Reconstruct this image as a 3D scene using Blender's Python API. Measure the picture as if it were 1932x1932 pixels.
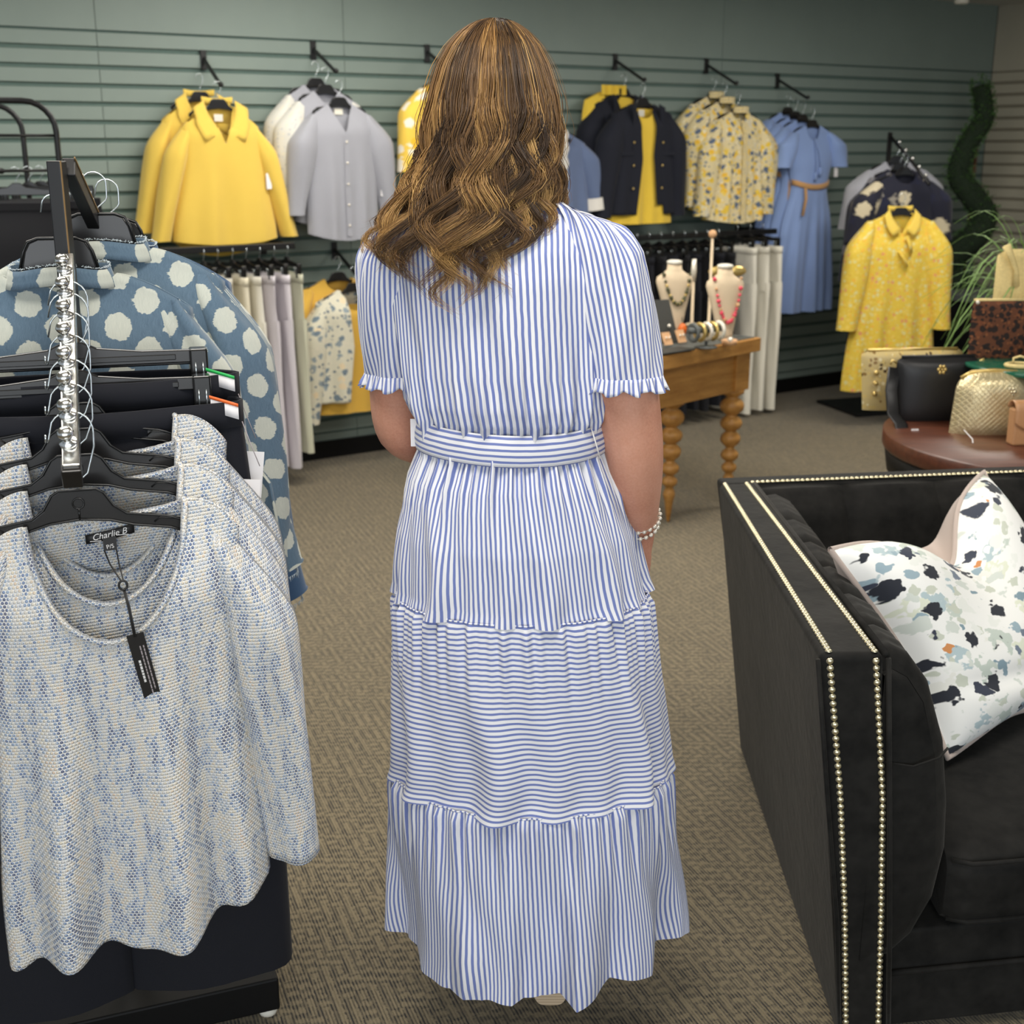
import bpy, bmesh, math, random
import numpy as np
from mathutils import Vector, Matrix, Euler

for o in list(bpy.data.objects):
    bpy.data.objects.remove(o)
scene = bpy.context.scene
COL = scene.collection
PI = math.pi

# ------------------------------------------------------------------ camera
FPX, PITCH, CAMH = 2400.0, math.radians(16.17), 1.56
cam_d = bpy.data.cameras.new('camera')
cam = bpy.data.objects.new('camera', cam_d)
COL.objects.link(cam)
cam.location = (0, 0, CAMH)
cam.rotation_euler = (PI / 2 - PITCH, 0, 0)
cam_d.sensor_width = 36.0
cam_d.lens = FPX / 1932.0 * 36.0
cam_d.clip_start = 0.05
cam_d.dof.use_dof = True
cam_d.dof.focus_distance = 1.95
cam_d.dof.aperture_fstop = 6.8
scene.camera = cam

# ------------------------------------------------------------------ light
world = bpy.data.worlds.new('world')
scene.world = world
world.use_nodes = True
wn = world.node_tree.nodes['Background']
wn.inputs[0].default_value = (0.80, 0.90, 1.0, 1)
wn.inputs[1].default_value = 0.42

def area(name, loc, rot, sx, sy, power, col):
    d = bpy.data.lights.new(name, 'AREA')
    d.shape = 'RECTANGLE'
    d.size, d.size_y, d.energy, d.color = sx, sy, power, col
    o = bpy.data.objects.new(name, d)
    COL.objects.link(o)
    o.location, o.rotation_euler = loc, rot
    return o
WARM = (1.0, 0.95, 0.87)
for i, (lx, ly, p) in enumerate([(-1.1, 2.5, 26), (-2.2, 4.2, 24), (0.5, 4.6, 34), (2.1, 6.1, 36), (-0.6, 5.4, 26), (1.7, 2.4, 24), (-0.2, 1.3, 24)]):
    area('ceiling_troffer_light', (lx, ly, 2.43), (0, 0, math.radians(33.4)), 1.2, 0.6, p, WARM)
# the shop window behind the photographer
area('shop_window_light', (0.2, -2.2, 1.5), (math.radians(90), 0, 0), 4.5, 2.2, 95, (0.93, 0.97, 1.0))

vs = scene.view_settings
vs.view_transform = 'Standard'
vs.look = 'None'
vs.exposure = 0.0
vs.gamma = 1.0
vs.use_curve_mapping = False

# ------------------------------------------------------------------ helpers
def lin(c):
    return tuple(((v / 255.0) / 12.92 if v / 255.0 <= 0.04045 else ((v / 255.0 + 0.055) / 1.055) ** 2.4) for v in c)

def ss(a, b, x):
    t = min(1.0, max(0.0, (x - a) / (b - a)))
    return t * t * (3 - 2 * t)

def lerp(a, b, t):
    return a + (b - a) * t

def table(x, T):
    """piecewise linear table [(x, y...)] with increasing x"""
    if x <= T[0][0]:
        return T[0][1:] if len(T[0]) > 2 else T[0][1]
    for p, q in zip(T, T[1:]):
        if x <= q[0]:
            k = (x - p[0]) / (q[0] - p[0])
            if len(p) > 2:
                return tuple(lerp(a, b, k) for a, b in zip(p[1:], q[1:]))
            return lerp(p[1], q[1], k)
    return T[-1][1:] if len(T[-1]) > 2 else T[-1][1]

_c, _s = math.cos(PITCH), math.sin(PITCH)
def ray(px, py):
    u = 966 - py
    return (px - 966, FPX * _c + u * _s, -FPX * _s + u * _c)
def at(px, py, Y):
    d = ray(px, py); k = Y / d[1]
    return Vector((d[0] * k, Y, CAMH + d[2] * k))
def atz(px, py, Z):
    d = ray(px, py); k = (Z - CAMH) / d[2]
    return Vector((d[0] * k, d[1] * k, Z))
WE, WN, W0 = (0.8348, 0.5505), (0.5505, -0.8348), (-0.873, 6.45)
WRZ = math.atan2(0.5505, 0.8348)
def wl(t, off, z):
    return Vector((W0[0] + WE[0] * t + WN[0] * off, W0[1] + WE[1] * t + WN[1] * off, z))
def onwall(px, py, off):
    d = ray(px, py)
    ox, oy = W0[0] + WN[0] * off, W0[1] + WN[1] * off
    k = (ox * WN[0] + oy * WN[1]) / (d[0] * WN[0] + d[1] * WN[1])
    return Vector((d[0] * k, d[1] * k, CAMH + d[2] * k))

class MB:
    """collects geometry for one mesh object"""
    def __init__(self):
        self.v, self.f, self.uv = [], [], []
    def add(self, v, f, uv=None):
        o = len(self.v)
        self.v += [tuple(p) for p in v]
        self.f += [tuple(i + o for i in q) for q in f]
        self.uv += list(uv) if uv else [(p[0] + p[1] * .6, p[2]) for p in v]
        return self
    def grid(self, fn, nu, nv, closeu=False):
        vs, uvs, fs = [], [], []
        cu = nu if closeu else nu + 1
        for j in range(nv + 1):
            for i in range(nu + 1):
                r = fn(i / nu, j / nv)
                vs.append(r[:3]); uvs.append(r[3:5] if len(r) > 3 else (i / nu, j / nv))
        for j in range(nv):
            for i in range(nu):
                a = j * (nu + 1) + i
                fs.append((a, a + 1, a + nu + 2, a + nu + 1))
        return self.add(vs, fs, uvs)
    def tube(self, path, rad, n=8, cap=True, up=(0, 0, 1), twist=0.0):
        """rad: float, list of floats or list of (a,b)"""
        P = [Vector(p) for p in path]
        m = len(P)
        if not isinstance(rad, (list, tuple)):
            rad = [rad] * m
        R = [(r, r) if not isinstance(r, (list, tuple)) else r for r in rad]
        T = []
        for i in range(m):
            a = P[max(0, i - 1)]; b = P[min(m - 1, i + 1)]
            d = b - a
            T.append(d.normalized() if d.length > 1e-9 else Vector((0, 0, 1)))
        ref = Vector(up)
        if abs(T[0].dot(ref)) > .95:
            ref = Vector((1, 0, 0)) if abs(T[0].x) < .9 else Vector((0, 1, 0))
        X = (ref - T[0] * ref.dot(T[0])).normalized()
        vs, uvs, fs = [], [], []
        L = 0
        for i in range(m):
            if i:
                L += (P[i] - P[i - 1]).length
                X = (X - T[i] * X.dot(T[i]))
                X = X.normalized() if X.length > 1e-6 else Vector((1, 0, 0))
            Y = T[i].cross(X)
            for k in range(n):
                a = 2 * PI * k / n + twist
                vs.append(P[i] + X * (math.cos(a) * R[i][0]) + Y * (math.sin(a) * R[i][1]))
                uvs.append((k / n * 2 * PI * (R[i][0] + R[i][1]) / 2, -L))
        for i in range(m - 1):
            for k in range(n):
                a = i * n + k; b = i * n + (k + 1) % n
                fs.append((a, b, b + n, a + n))
        if cap:
            fs.append(tuple(range(n - 1, -1, -1)))
            fs.append(tuple(range((m - 1) * n, m * n)))
        return self.add(vs, fs, uvs)
    def box(self, lo, hi):
        x0, y0, z0 = lo; x1, y1, z1 = hi
        v = [(x0, y0, z0), (x1, y0, z0), (x1, y1, z0), (x0, y1, z0), (x0, y0, z1), (x1, y0, z1), (x1, y1, z1), (x0, y1, z1)]
        f = [(3, 2, 1, 0), (4, 5, 6, 7), (0, 1, 5, 4), (1, 2, 6, 5), (2, 3, 7, 6), (3, 0, 4, 7)]
        return self.add(v, f)
    def prism(self, out, y0, y1):
        """outline [(x,z)] extruded along y"""
        n = len(out)
        v = [(x, y0, z) for x, z in out] + [(x, y1, z) for x, z in out]
        f = [tuple(range(n)), tuple(range(2 * n - 1, n - 1, -1))] + [((i + 1) % n, i, i + n, (i + 1) % n + n) for i in range(n)]
        return self.add(v, f)
    def lathe(self, prof, n=20, c=(0, 0, 0)):
        """profile [(r,z)] round z"""
        m = len(prof)
        v = [(c[0] + r * math.cos(2 * PI * k / n), c[1] + r * math.sin(2 * PI * k / n), c[2] + z) for r, z in prof for k in range(n)]
        uv = [(2 * PI * k / n * .05, z) for r, z in prof for k in range(n)]
        f = [(i * n + k, i * n + (k + 1) % n, (i + 1) * n + (k + 1) % n, (i + 1) * n + k) for i in range(m - 1) for k in range(n)]
        f += [tuple(range(n - 1, -1, -1)), tuple(range((m - 1) * n, m * n))]
        return self.add(v, f, uv)
    def ball(self, c, r, n=10, m=6):
        rr = r if isinstance(r, (tuple, list)) else (r, r, r)
        vs = []; fs = []
        for j in range(m + 1):
            a = PI * j / m
            for k in range(n):
                b = 2 * PI * k / n
                s = max(math.sin(a), 1e-3)
                vs.append((c[0] + rr[0] * s * math.cos(b), c[1] + rr[1] * s * math.sin(b), c[2] + rr[2] * math.cos(a)))
        for j in range(m):
            for k in range(n):
                fs.append((j * n + k, (j + 1) * n + k, (j + 1) * n + (k + 1) % n, j * n + (k + 1) % n))
        return self.add(vs, fs)
    def xf(self, M):
        self.v = [tuple(M @ Vector(p)) for p in self.v]
        return self
    def build(self, name, mat, parent=None, smooth=True, bevel=0, seg=2, solid=0, sub=0, sharp=None):
        me = bpy.data.meshes.new(name)
        me.from_pydata(self.v, [], self.f)
        uvl = me.uv_layers.new(name='UVMap')
        li = np.empty(len(me.loops), dtype=np.int32)
        me.loops.foreach_get('vertex_index', li)
        uva = np.array(self.uv, dtype=np.float32)
        if len(uva):
            uvl.data.foreach_set('uv', uva[li].ravel())
        me.polygons.foreach_set('use_smooth', [smooth] * len(me.polygons))
        me.validate(); me.update()
        if bevel:
            bm_ = bmesh.new(); bm_.from_mesh(me); bmesh.ops.recalc_face_normals(bm_, faces=bm_.faces); bm_.to_mesh(me); bm_.free()
        o = bpy.data.objects.new(name, me)
        COL.objects.link(o)
        if mat:
            me.materials.append(mat)
        if parent is not None:
            o.parent = parent
        if smooth and sharp:
            md = o.modifiers.new('ws', 'WEIGHTED_NORMAL')
        if solid:
            md = o.modifiers.new('solid', 'SOLIDIFY'); md.thickness = solid; md.offset = 0
        if bevel:
            md = o.modifiers.new('bevel', 'BEVEL'); md.width = bevel; md.segments = seg; md.limit_method = 'ANGLE'; md.angle_limit = math.radians(40); md.harden_normals = smooth
        if sub:
            md = o.modifiers.new('sub', 'SUBSURF'); md.levels = sub; md.render_levels = sub
        return o

def tag(o, label=None, cat=None, group=None, kind=None):
    if label: o['label'] = label
    if cat: o['category'] = cat
    if group: o['group'] = group
    if kind: o['kind'] = kind
    return o
def thing(name, label, cat, loc=(0, 0, 0), rz=0.0, group=None):
    o = bpy.data.objects.new(name, None)
    COL.objects.link(o)
    o.empty_display_size = 0.05
    o.location = loc; o.rotation_euler = (0, 0, rz)
    return tag(o, label, cat, group)
def copy_tree(root, loc=None, rz=None, label=None, group=None):
    def cp(o, parent):
        c = o.copy(); COL.objects.link(c)
        if parent is not None:
            c.parent = parent
        for ch in list(o.children):
            cp(ch, c)
        return c
    r = cp(root, None)
    if loc is not None: r.location = loc
    if rz is not None: r.rotation_euler = (0, 0, rz)
    if label: r['label'] = label
    if group: r['group'] = group
    return r
def share(name, src, parent, loc=(0, 0, 0), rot=(0, 0, 0), sc=(1, 1, 1)):
    """another object on the same mesh data"""
    o = bpy.data.objects.new(name, src.data if hasattr(src, 'data') else src)
    COL.objects.link(o)
    o.parent = parent; o.location = loc; o.rotation_euler = rot; o.scale = sc
    return o
def text_mesh(name, s, size, mat, parent, M, shear=0.0, extrude=0.0001, align='CENTER', sx=1.0, off=0.0):
    cu = bpy.data.curves.new(name, 'FONT')
    cu.body = s; cu.size = size; cu.shear = shear; cu.extrude = extrude; cu.align_x = align; cu.align_y = 'CENTER'; cu.offset = off
    cu.resolution_u = 3
    t = bpy.data.objects.new(name + '_tmp', cu)
    COL.objects.link(t)
    dg = bpy.context.evaluated_depsgraph_get()
    me = bpy.data.meshes.new_from_object(t.evaluated_get(dg))
    bpy.data.objects.remove(t)
    me.transform(M @ Matrix.Diagonal((sx, 1, 1, 1)))
    me.name = name
    me.materials.clear(); me.materials.append(mat)
    o = bpy.data.objects.new(name, me)
    COL.objects.link(o)
    o.parent = parent
    return o

# ------------------------------------------------------------------ materials
class NT:
    def __init__(self, name):
        self.m = bpy.data.materials.new(name)
        self.m.use_nodes = True
        self.t = self.m.node_tree
        self.b = self.t.nodes['Principled BSDF']
        self.out = self.t.nodes['Material Output']
    def n(self, typ, ins=None, **props):
        nd = self.t.nodes.new(typ)
        for k, v in props.items():
            setattr(nd, k, v)
        for k, v in (ins or {}).items():
            s = nd.inputs[k]
            if hasattr(v, 'is_output'):
                self.t.links.new(v, s)
            else:
                s.default_value = v
        return nd
    def mth(self, op, a, b=0.0, c=0.0):
        return self.n('ShaderNodeMath', {0: a, 1: b, 2: c}, operation=op).outputs[0]
    def uv(self):
        return self.n('ShaderNodeUVMap', uv_map='UVMap').outputs[0]
    def uvs(self):
        s = self.n('ShaderNodeSeparateXYZ', {0: self.uv()})
        return s.outputs[0], s.outputs[1]
    def obj(self):
        return self.n('ShaderNodeTexCoord').outputs['Object']
    def geo(self):
        return self.n('ShaderNodeNewGeometry').outputs['Position']
    def noise(self, vec, scale, detail=2.0, rough=.5):
        return self.n('ShaderNodeTexNoise', {'Vector': vec, 'Scale': scale, 'Detail': detail, 'Roughness': rough}).outputs['Fac']
    def ramp(self, fac, stops, interp='LINEAR'):
        r = self.n('ShaderNodeValToRGB', {'Fac': fac})
        cr = r.color_ramp
        cr.interpolation = interp
        while len(cr.elements) < len(stops):
            cr.elements.new(.5)
        for e, (p, c) in zip(cr.elements, stops):
            e.position = p
            e.color = (*c, 1) if len(c) == 3 else c
        return r.outputs['Color']
    def step(self, x, a, b):
        return self.n('ShaderNodeMapRange', {'Value': x, 'From Min': a, 'From Max': b}, interpolation_type='SMOOTHSTEP').outputs['Result']
    def mix(self, f, a, b, mode='MIX'):
        nd = self.n('ShaderNodeMix', data_type='RGBA', blend_type=mode)
        for s, v in ((nd.inputs[0], f), (nd.inputs[6], a), (nd.inputs[7], b)):
            if hasattr(v, 'is_output'):
                self.t.links.new(v, s)
            elif isinstance(v, (int, float)):
                s.default_value = v
            else:
                s.default_value = (*v[:3], 1)
        return nd.outputs[2]
    def comb(self, x, y, z=0.0):
        return self.n('ShaderNodeCombineXYZ', {0: x, 1: y, 2: z}).outputs[0]
    def bump(self, h, strength=.3, dist=.002):
        b = self.n('ShaderNodeBump', {'Height': h, 'Strength': strength, 'Distance': dist}).outputs[0]
        self.t.links.new(b, self.b.inputs['Normal'])
    def col(self, c):
        if hasattr(c, 'is_output'):
            self.t.links.new(c, self.b.inputs['Base Color'])
        else:
            self.b.inputs['Base Color'].default_value = (*c, 1)
    def set(self, **k):
        for a, v in k.items():
            s = self.b.inputs[a.replace('_', ' ')]
            if hasattr(v, 'is_output'):
                self.t.links.new(v, s)
            else:
                s.default_value = v
        return self.m

def plain(name, rgb, rough=.5, metal=0.0, nscale=60.0, var=.12, bump=0.0, sheen=0.0, spec=.5):
    N = NT(name)
    c = lin(rgb)
    f = N.noise(N.obj(), nscale, 3)
    N.col(N.mix(f, tuple(v * (1 - var) for v in c), tuple(min(1, v * (1 + var)) for v in c)))
    if bump:
        N.bump(f, bump, .002)
    N.set(Roughness=rough, Metallic=metal, Sheen_Weight=sheen)
    N.b.inputs['Specular IOR Level'].default_value = spec
    return N.m

def cloth(name, rgb, var=.10, weave=900.0, sheen=.25, rough=.85, bump=.25):
    N = NT(name)
    c = lin(rgb)
    big = N.noise(N.obj(), 9.0, 3)
    fine = N.noise(N.uv(), weave, 1)
    f = N.mth('ADD', N.mth('MULTIPLY', big, .6), N.mth('MULTIPLY', fine, .4))
    N.col(N.mix(f, tuple(v * (1 - var) for v in c), tuple(min(1, v * (1 + var)) for v in c)))
    N.bump(fine, bump, .0008)
    return N.set(Roughness=rough, Sheen_Weight=sheen)

def stripes(name, axis, period, duty, base, ink, unit=1.0, soft=.10):
    N = NT(name)
    U, V = N.uvs()
    x = U if axis == 'U' else V
    wob = N.noise(N.uv(), 40.0, 1)
    p = N.mth('ADD', N.mth('DIVIDE', x, period), N.mth('MULTIPLY', N.mth('SUBTRACT', wob, .5), .16))
    f = N.mth('FRACT', p)
    d = N.mth('ABSOLUTE', N.mth('SUBTRACT', f, .5))
    k = N.step(d, duty / 2 + soft / 2, duty / 2 - soft / 2)
    thr = N.noise(N.uv(), 900.0, 2)
    ink2 = N.mix(thr, tuple(v * .85 for v in lin(ink)), tuple(min(1, v * 1.2) for v in lin(ink)))
    N.col(N.mix(k, lin(base), ink2))
    N.bump(thr, .12, .0006)
    return N.set(Roughness=.8, Sheen_Weight=.15)

def floral(name, bg, layers, dist=.35, rough=.85, vec='uv', soft=.05):
    """layers: [(scale, threshold, [(weight_stop, rgb)...])]"""
    N = NT(name)
    v = N.uv() if vec == 'uv' else N.obj()
    nz = N.n('ShaderNodeTexNoise', {'Vector': v, 'Scale': 45.0, 'Detail': 2.0}).outputs['Color']
    cur = lin(bg)
    for i, (sc, thr, pal) in enumerate(layers):
        off = N.n('ShaderNodeVectorMath', {0: v, 1: (3.1 * i + .37, 1.7 * i + .2, 0)}, operation='ADD').outputs[0]
        ds = N.n('ShaderNodeVectorMath', {0: nz, 'Scale': dist / sc * 1.6}, operation='SCALE').outputs[0]
        w = N.n('ShaderNodeVectorMath', {0: off, 1: ds}, operation='ADD').outputs[0]
        vo = N.n('ShaderNodeTexVoronoi', {'Vector': w, 'Scale': sc, 'Randomness': 1.0})
        k = N.step(vo.outputs['Distance'], thr + soft, thr - soft)
        sp = N.n('ShaderNodeSeparateColor', {0: vo.outputs['Color']}).outputs[0]
        c = N.ramp(sp, [(p, lin(q)) for p, q in pal], 'CONSTANT')
        cur = N.mix(k, cur, c)
    N.col(cur)
    return N.set(Roughness=rough, Sheen_Weight=.1)

# ------------------------------------------------------------------ special materials
def mat_carpet():
    N = NT('carpet')
    P = N.geo()
    rot = N.n('ShaderNodeVectorRotate', {'Vector': P, 'Axis': (0, 0, 1), 'Angle': math.radians(-21.0)}, rotation_type='AXIS_ANGLE').outputs[0]
    s = N.n('ShaderNodeSeparateXYZ', {0: rot})
    x, y = s.outputs[0], s.outputs[1]
    # small blocks that turn either along or across the ribs: a broken maze
    wob = N.noise(P, 95.0, 2)
    def blocks(sx, sy, shift):
        jx = N.mth('DIVIDE', N.mth('ADD', x, N.mth('MULTIPLY', N.mth('SUBTRACT', wob, .5), .008)), sx)
        cy = N.mth('ADD', N.mth('DIVIDE', y, sy), N.mth('MULTIPLY', N.mth('FLOOR', jx), shift))
        w = N.n('ShaderNodeTexWhiteNoise', {'Vector': N.comb(N.mth('FLOOR', jx), N.mth('FLOOR', cy), shift)}, noise_dimensions='3D').outputs['Value']
        fx = N.mth('ABSOLUTE', N.mth('SUBTRACT', N.mth('FRACT', jx), .5))
        fy = N.mth('ABSOLUTE', N.mth('SUBTRACT', N.mth('FRACT', cy), .5))
        return w, fx, fy
    w1, fx, fy = blocks(.0245, .027, .37)
    pick = N.mth('GREATER_THAN', w1, .5)
    d = N.mth('ADD', N.mth('MULTIPLY', fx, pick), N.mth('MULTIPLY', fy, N.mth('SUBTRACT', 1.0, pick)))
    maze = N.step(N.mth('ADD', d, N.mth('MULTIPLY', N.mth('SUBTRACT', wob, .5), .9)), .12, .40)
    w2, _, _ = blocks(.0136, .024, .41)
    dash = N.step(w2, .35, .55)
    rib = N.mth('ABSOLUTE', N.mth('SUBTRACT', N.mth('FRACT', N.mth('DIVIDE', N.mth('ADD', x, N.mth('MULTIPLY', wob, .0015)), .0068)), .5))
    gap = N.step(rib, .18, .36)
    tuft = N.noise(P, 420.0, 2, .7)
    tan = N.mix(tuft, lin((100, 89, 66)), lin((162, 147, 115)))
    dark = N.mix(tuft, lin((17, 15, 12)), lin((36, 31, 25)))
    mid = N.mix(.60, tan, dark)
    base = N.mix(N.mth('MULTIPLY', maze, .60), tan, mid)
    k = N.mth('MULTIPLY', gap, N.mth('ADD', .20, N.mth('ADD', N.mth('MULTIPLY', maze, .45), N.mth('MULTIPLY', dash, .35))))
    N.col(N.mix(k, base, dark))
    N.bump(N.mth('SUBTRACT', N.mth('MULTIPLY', tuft, .5), gap), .5, .003)
    return N.set(Roughness=.95, Sheen_Weight=.2)

def mat_knit():
    N = NT('tweed_knit')
    U, V = N.uvs()
    v = N.mth('DIVIDE', V, .0046)
    row = N.mth('FLOOR', v)
    u = N.mth('ADD', N.mth('DIVIDE', U, .0052), N.mth('MULTIPLY', row, .5))
    fu = N.mth('SUBTRACT', N.mth('FRACT', u), .5)
    fv = N.mth('SUBTRACT', N.mth('FRACT', v), .5)
    d = N.mth('SQRT', N.mth('ADD', N.mth('MULTIPLY', fu, fu), N.mth('MULTIPLY', N.mth('MULTIPLY', fv, fv), .8)))
    ring = N.step(N.mth('ABSOLUTE', N.mth('SUBTRACT', d, .22)), .20, .05)
    idv = N.comb(N.mth('FLOOR', u), row, 0.0)
    wn_ = N.n('ShaderNodeTexWhiteNoise', {'Vector': idv}, noise_dimensions='3D').outputs['Value']
    st = N.n('ShaderNodeTexNoise', {'Vector': N.comb(N.mth('MULTIPLY', U, 62.0), N.mth('MULTIPLY', V, 11.0), 0.0), 'Scale': 1.0, 'Detail': 3.0, 'Roughness': .65}).outputs['Fac']
    st2 = N.noise(N.uv(), 18.0, 2)
    f = N.mth('ADD', N.mth('ADD', N.mth('MULTIPLY', N.mth('SUBTRACT', st, .5), 1.9), N.mth('MULTIPLY', wn_, .26)), N.mth('ADD', N.mth('MULTIPLY', st2, .3), .225))
    yarn = N.ramp(f, [(.16, lin((244, 216, 190))), (.30, lin((246, 234, 206))), (.45, lin((236, 234, 230))), (.56, lin((160, 188, 220))), (.68, lin((90, 124, 180))), (.86, lin((42, 54, 106)))])
    light = N.mix(wn_, lin((246, 242, 232)), lin((226, 230, 236)))
    N.col(N.mix(ring, light, yarn))
    h = N.mth('SUBTRACT', N.mth('MULTIPLY', ring, .6), N.mth('MULTIPLY', d, 1.3))
    N.bump(h, .9, .0035)
    return N.set(Roughness=.95, Sheen_Weight=.25)

def mat_polka():
    N = NT('polka_chambray')
    uvv = N.uv()
    nz = N.n('ShaderNodeTexNoise', {'Vector': uvv, 'Scale': 90.0, 'Detail': 3.0}).outputs['Color']
    sc = N.n('ShaderNodeVectorMath', {0: nz, 'Scale': .012}, operation='SCALE').outputs[0]
    w = N.n('ShaderNodeVectorMath', {0: uvv, 1: sc}, operation='ADD').outputs[0]
    s = N.n('ShaderNodeSeparateXYZ', {0: w})
    U, V = s.outputs[0], s.outputs[1]
    def lat(ou, ov):
        fu = N.mth('MULTIPLY', N.mth('SUBTRACT', N.mth('FRACT', N.mth('ADD', N.mth('DIVIDE', U, .093), ou)), .5), .093)
        fv = N.mth('MULTIPLY', N.mth('SUBTRACT', N.mth('FRACT', N.mth('ADD', N.mth('DIVIDE', V, .078), ov)), .5), .078)
        return N.mth('SQRT', N.mth('ADD', N.mth('MULTIPLY', fu, fu), N.mth('MULTIPLY', fv, fv)))
    d = N.mth('MINIMUM', lat(0, 0), lat(.5, .5))
    brush = N.n('ShaderNodeTexNoise', {'Vector': N.comb(N.mth('MULTIPLY', U, 40.0), N.mth('MULTIPLY', V, 400.0), 0.0), 'Scale': 1.0, 'Detail': 2.0}).outputs['Fac']
    k = N.step(N.mth('ADD', d, N.mth('MULTIPLY', N.mth('SUBTRACT', brush, .5), .006)), .0222, .0205)
    slub = N.n('ShaderNodeTexNoise', {'Vector': N.comb(N.mth('MULTIPLY', U, 900.0), N.mth('MULTIPLY', V, 60.0), 0.0), 'Scale': 1.0, 'Detail': 2.0}).outputs['Fac']
    blue = N.mix(slub, lin((64, 86, 106)), lin((102, 126, 145)))
    dot = N.mix(slub, lin((172, 178, 170)), lin((204, 206, 194)))
    N.col(N.mix(k, blue, dot))
    N.bump(slub, .15, .0006)
    return N.set(Roughness=.85, Sheen_Weight=.15)

def mat_wood(name, a, b, scale=6.0, axis=(1, 0, 0), rough=.4):
    N = NT(name)
    P = N.obj()
    m = N.n('ShaderNodeMapping', {'Vector': P, 'Scale': tuple(1.0 if x else 9.0 for x in axis)}).outputs[0]
    g = N.noise(m, scale, 5, .6)
    f = N.noise(m, scale * 9, 2)
    k = N.mth('ADD', N.mth('MULTIPLY', g, .75), N.mth('MULTIPLY', f, .25))
    N.col(N.ramp(k, [(.3, lin(a)), (.7, lin(b))]))
    N.bump(f, .08, .001)
    return N.set(Roughness=rough)

def mat_velvet():
    N = NT('black_velvet')
    P = N.obj()
    n1 = N.noise(P, 7.0, 4, .65)
    n2 = N.noise(P, 38.0, 3)
    k = N.mth('ADD', N.mth('MULTIPLY', n1, .7), N.mth('MULTIPLY', n2, .3))
    N.col(N.ramp(k, [(.35, lin((12, 12, 11))), (.62, lin((34, 33, 31)))]))
    N.bump(N.mth('ADD', n2, N.mth('MULTIPLY', n1, 2.0)), .3, .004)
    N.set(Roughness=.75, Sheen_Weight=.22, Sheen_Roughness=.4)
    N.b.inputs['Sheen Tint'].default_value = (.30, .29, .27, 1)
    N.b.inputs['Specular IOR Level'].default_value = .18
    return N.m

def mat_skin():
    N = NT('skin')
    P = N.obj()
    a = N.noise(P, 9.0, 3)
    b = N.noise(P, 260.0, 2)
    k = N.mth('ADD', N.mth('MULTIPLY', a, .7), N.mth('MULTIPLY', b, .3))
    N.col(N.ramp(k, [(.3, lin((190, 128, 104))), (.5, lin((206, 148, 122))), (.7, lin((216, 160, 136)))]))
    N.bump(b, .1, .0008)
    N.set(Roughness=.5, Subsurface_Weight=.12, Subsurface_Scale=.01)
    N.b.inputs['Subsurface Radius'].default_value = (1, .35, .2)
    return N.m

def mat_hair():
    N = NT('hair')
    a = N.n('ShaderNodeAttribute', attribute_name='hair_tone')
    f = a.outputs['Fac']
    c = N.ramp(f, [(0.0, lin((48, 32, 18))), (.35, lin((92, 66, 38))), (.65, lin((138, 102, 58))), (1.0, lin((200, 160, 98)))])
    N.col(c)
    N.set(Roughness=.42)
    N.b.inputs['Specular IOR Level'].default_value = .45
    return N.m

def mat_gold_quilt():
    N = NT('gold_quilt')
    U, V = N.uvs()
    a = N.mth('ABSOLUTE', N.mth('SUBTRACT', N.mth('FRACT', N.mth('DIVIDE', N.mth('ADD', U, V), .017)), .5))
    b = N.mth('ABSOLUTE', N.mth('SUBTRACT', N.mth('FRACT', N.mth('DIVIDE', N.mth('SUBTRACT', U, V), .017)), .5))
    h = N.mth('MAXIMUM', a, b)
    nz = N.noise(N.obj(), 60, 3)
    N.col(N.mix(nz, lin((206, 186, 136)), lin((238, 226, 186))))
    N.bump(N.mth('ADD', N.mth('MULTIPLY', N.step(h, .5, .34), .5), N.mth('MULTIPLY', nz, .5)), .5, .003)
    return N.set(Roughness=.36, Metallic=.65)

def mat_slat(name, rgb):
    N = NT(name)
    P = N.obj()
    c = lin(rgb)
    k = N.noise(P, 3.0, 4, .6)
    N.col(N.mix(k, tuple(v * .9 for v in c), tuple(v * 1.1 for v in c)))
    N.bump(N.noise(P, 220.0, 2), .06, .001)
    return N.set(Roughness=.55)

M = {}
M['carpet'] = mat_carpet()
M['knit'] = mat_knit()
M['polka'] = mat_polka()
M['velvet'] = mat_velvet()
M['skin'] = mat_skin()
M['hair'] = mat_hair()
M['gold_quilt'] = mat_gold_quilt()
M['slat'] = mat_slat('teal_slat', (128, 142, 135))
M['slat_gap'] = plain('teal_groove', (84, 104, 97), .8)
M['beige_slat'] = mat_slat('beige_slat', (176, 170, 152))
M['beige_gap'] = plain('beige_groove', (128, 122, 106), .8)
M['ceiling'] = plain('ceiling_paint', (200, 196, 188), .9, nscale=30)
M['base'] = plain('baseboard_black', (16, 16, 16), .55, spec=.2)
M['black'] = plain('black_metal', (26, 26, 27), .38, .2, 30, .2)
M['black_plastic'] = plain('black_plastic', (30, 29, 29), .22, 0, 20, .15)
M['rim_plastic'] = plain('black_rim_plastic', (16, 16, 16), .25, 0, 20, .15)
M['chrome'] = plain('chrome', (225, 225, 222), .2, 1.0, 10, .04)
M['wire'] = plain('bright_wire', (214, 222, 226), .22, .9, 10, .04)
M['brass'] = plain('nail_brass', (222, 212, 178), .26, .9, 40, .1)
M['brown_edge'] = plain('brown_edge', (128, 100, 58), .5)
M['oak'] = mat_wood('golden_oak', (160, 108, 48), (206, 154, 84), 5.0, (1, 0, 0))
M['walnut'] = mat_wood('walnut', (66, 34, 22), (104, 58, 38), 6.0, (1, 0, 0), .35)
M['slate'] = plain('slate_top', (86, 90, 88), .5)
M['linen'] = plain('bust_linen', (214, 194, 164), .9, 0, 300, .12, .3)
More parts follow.
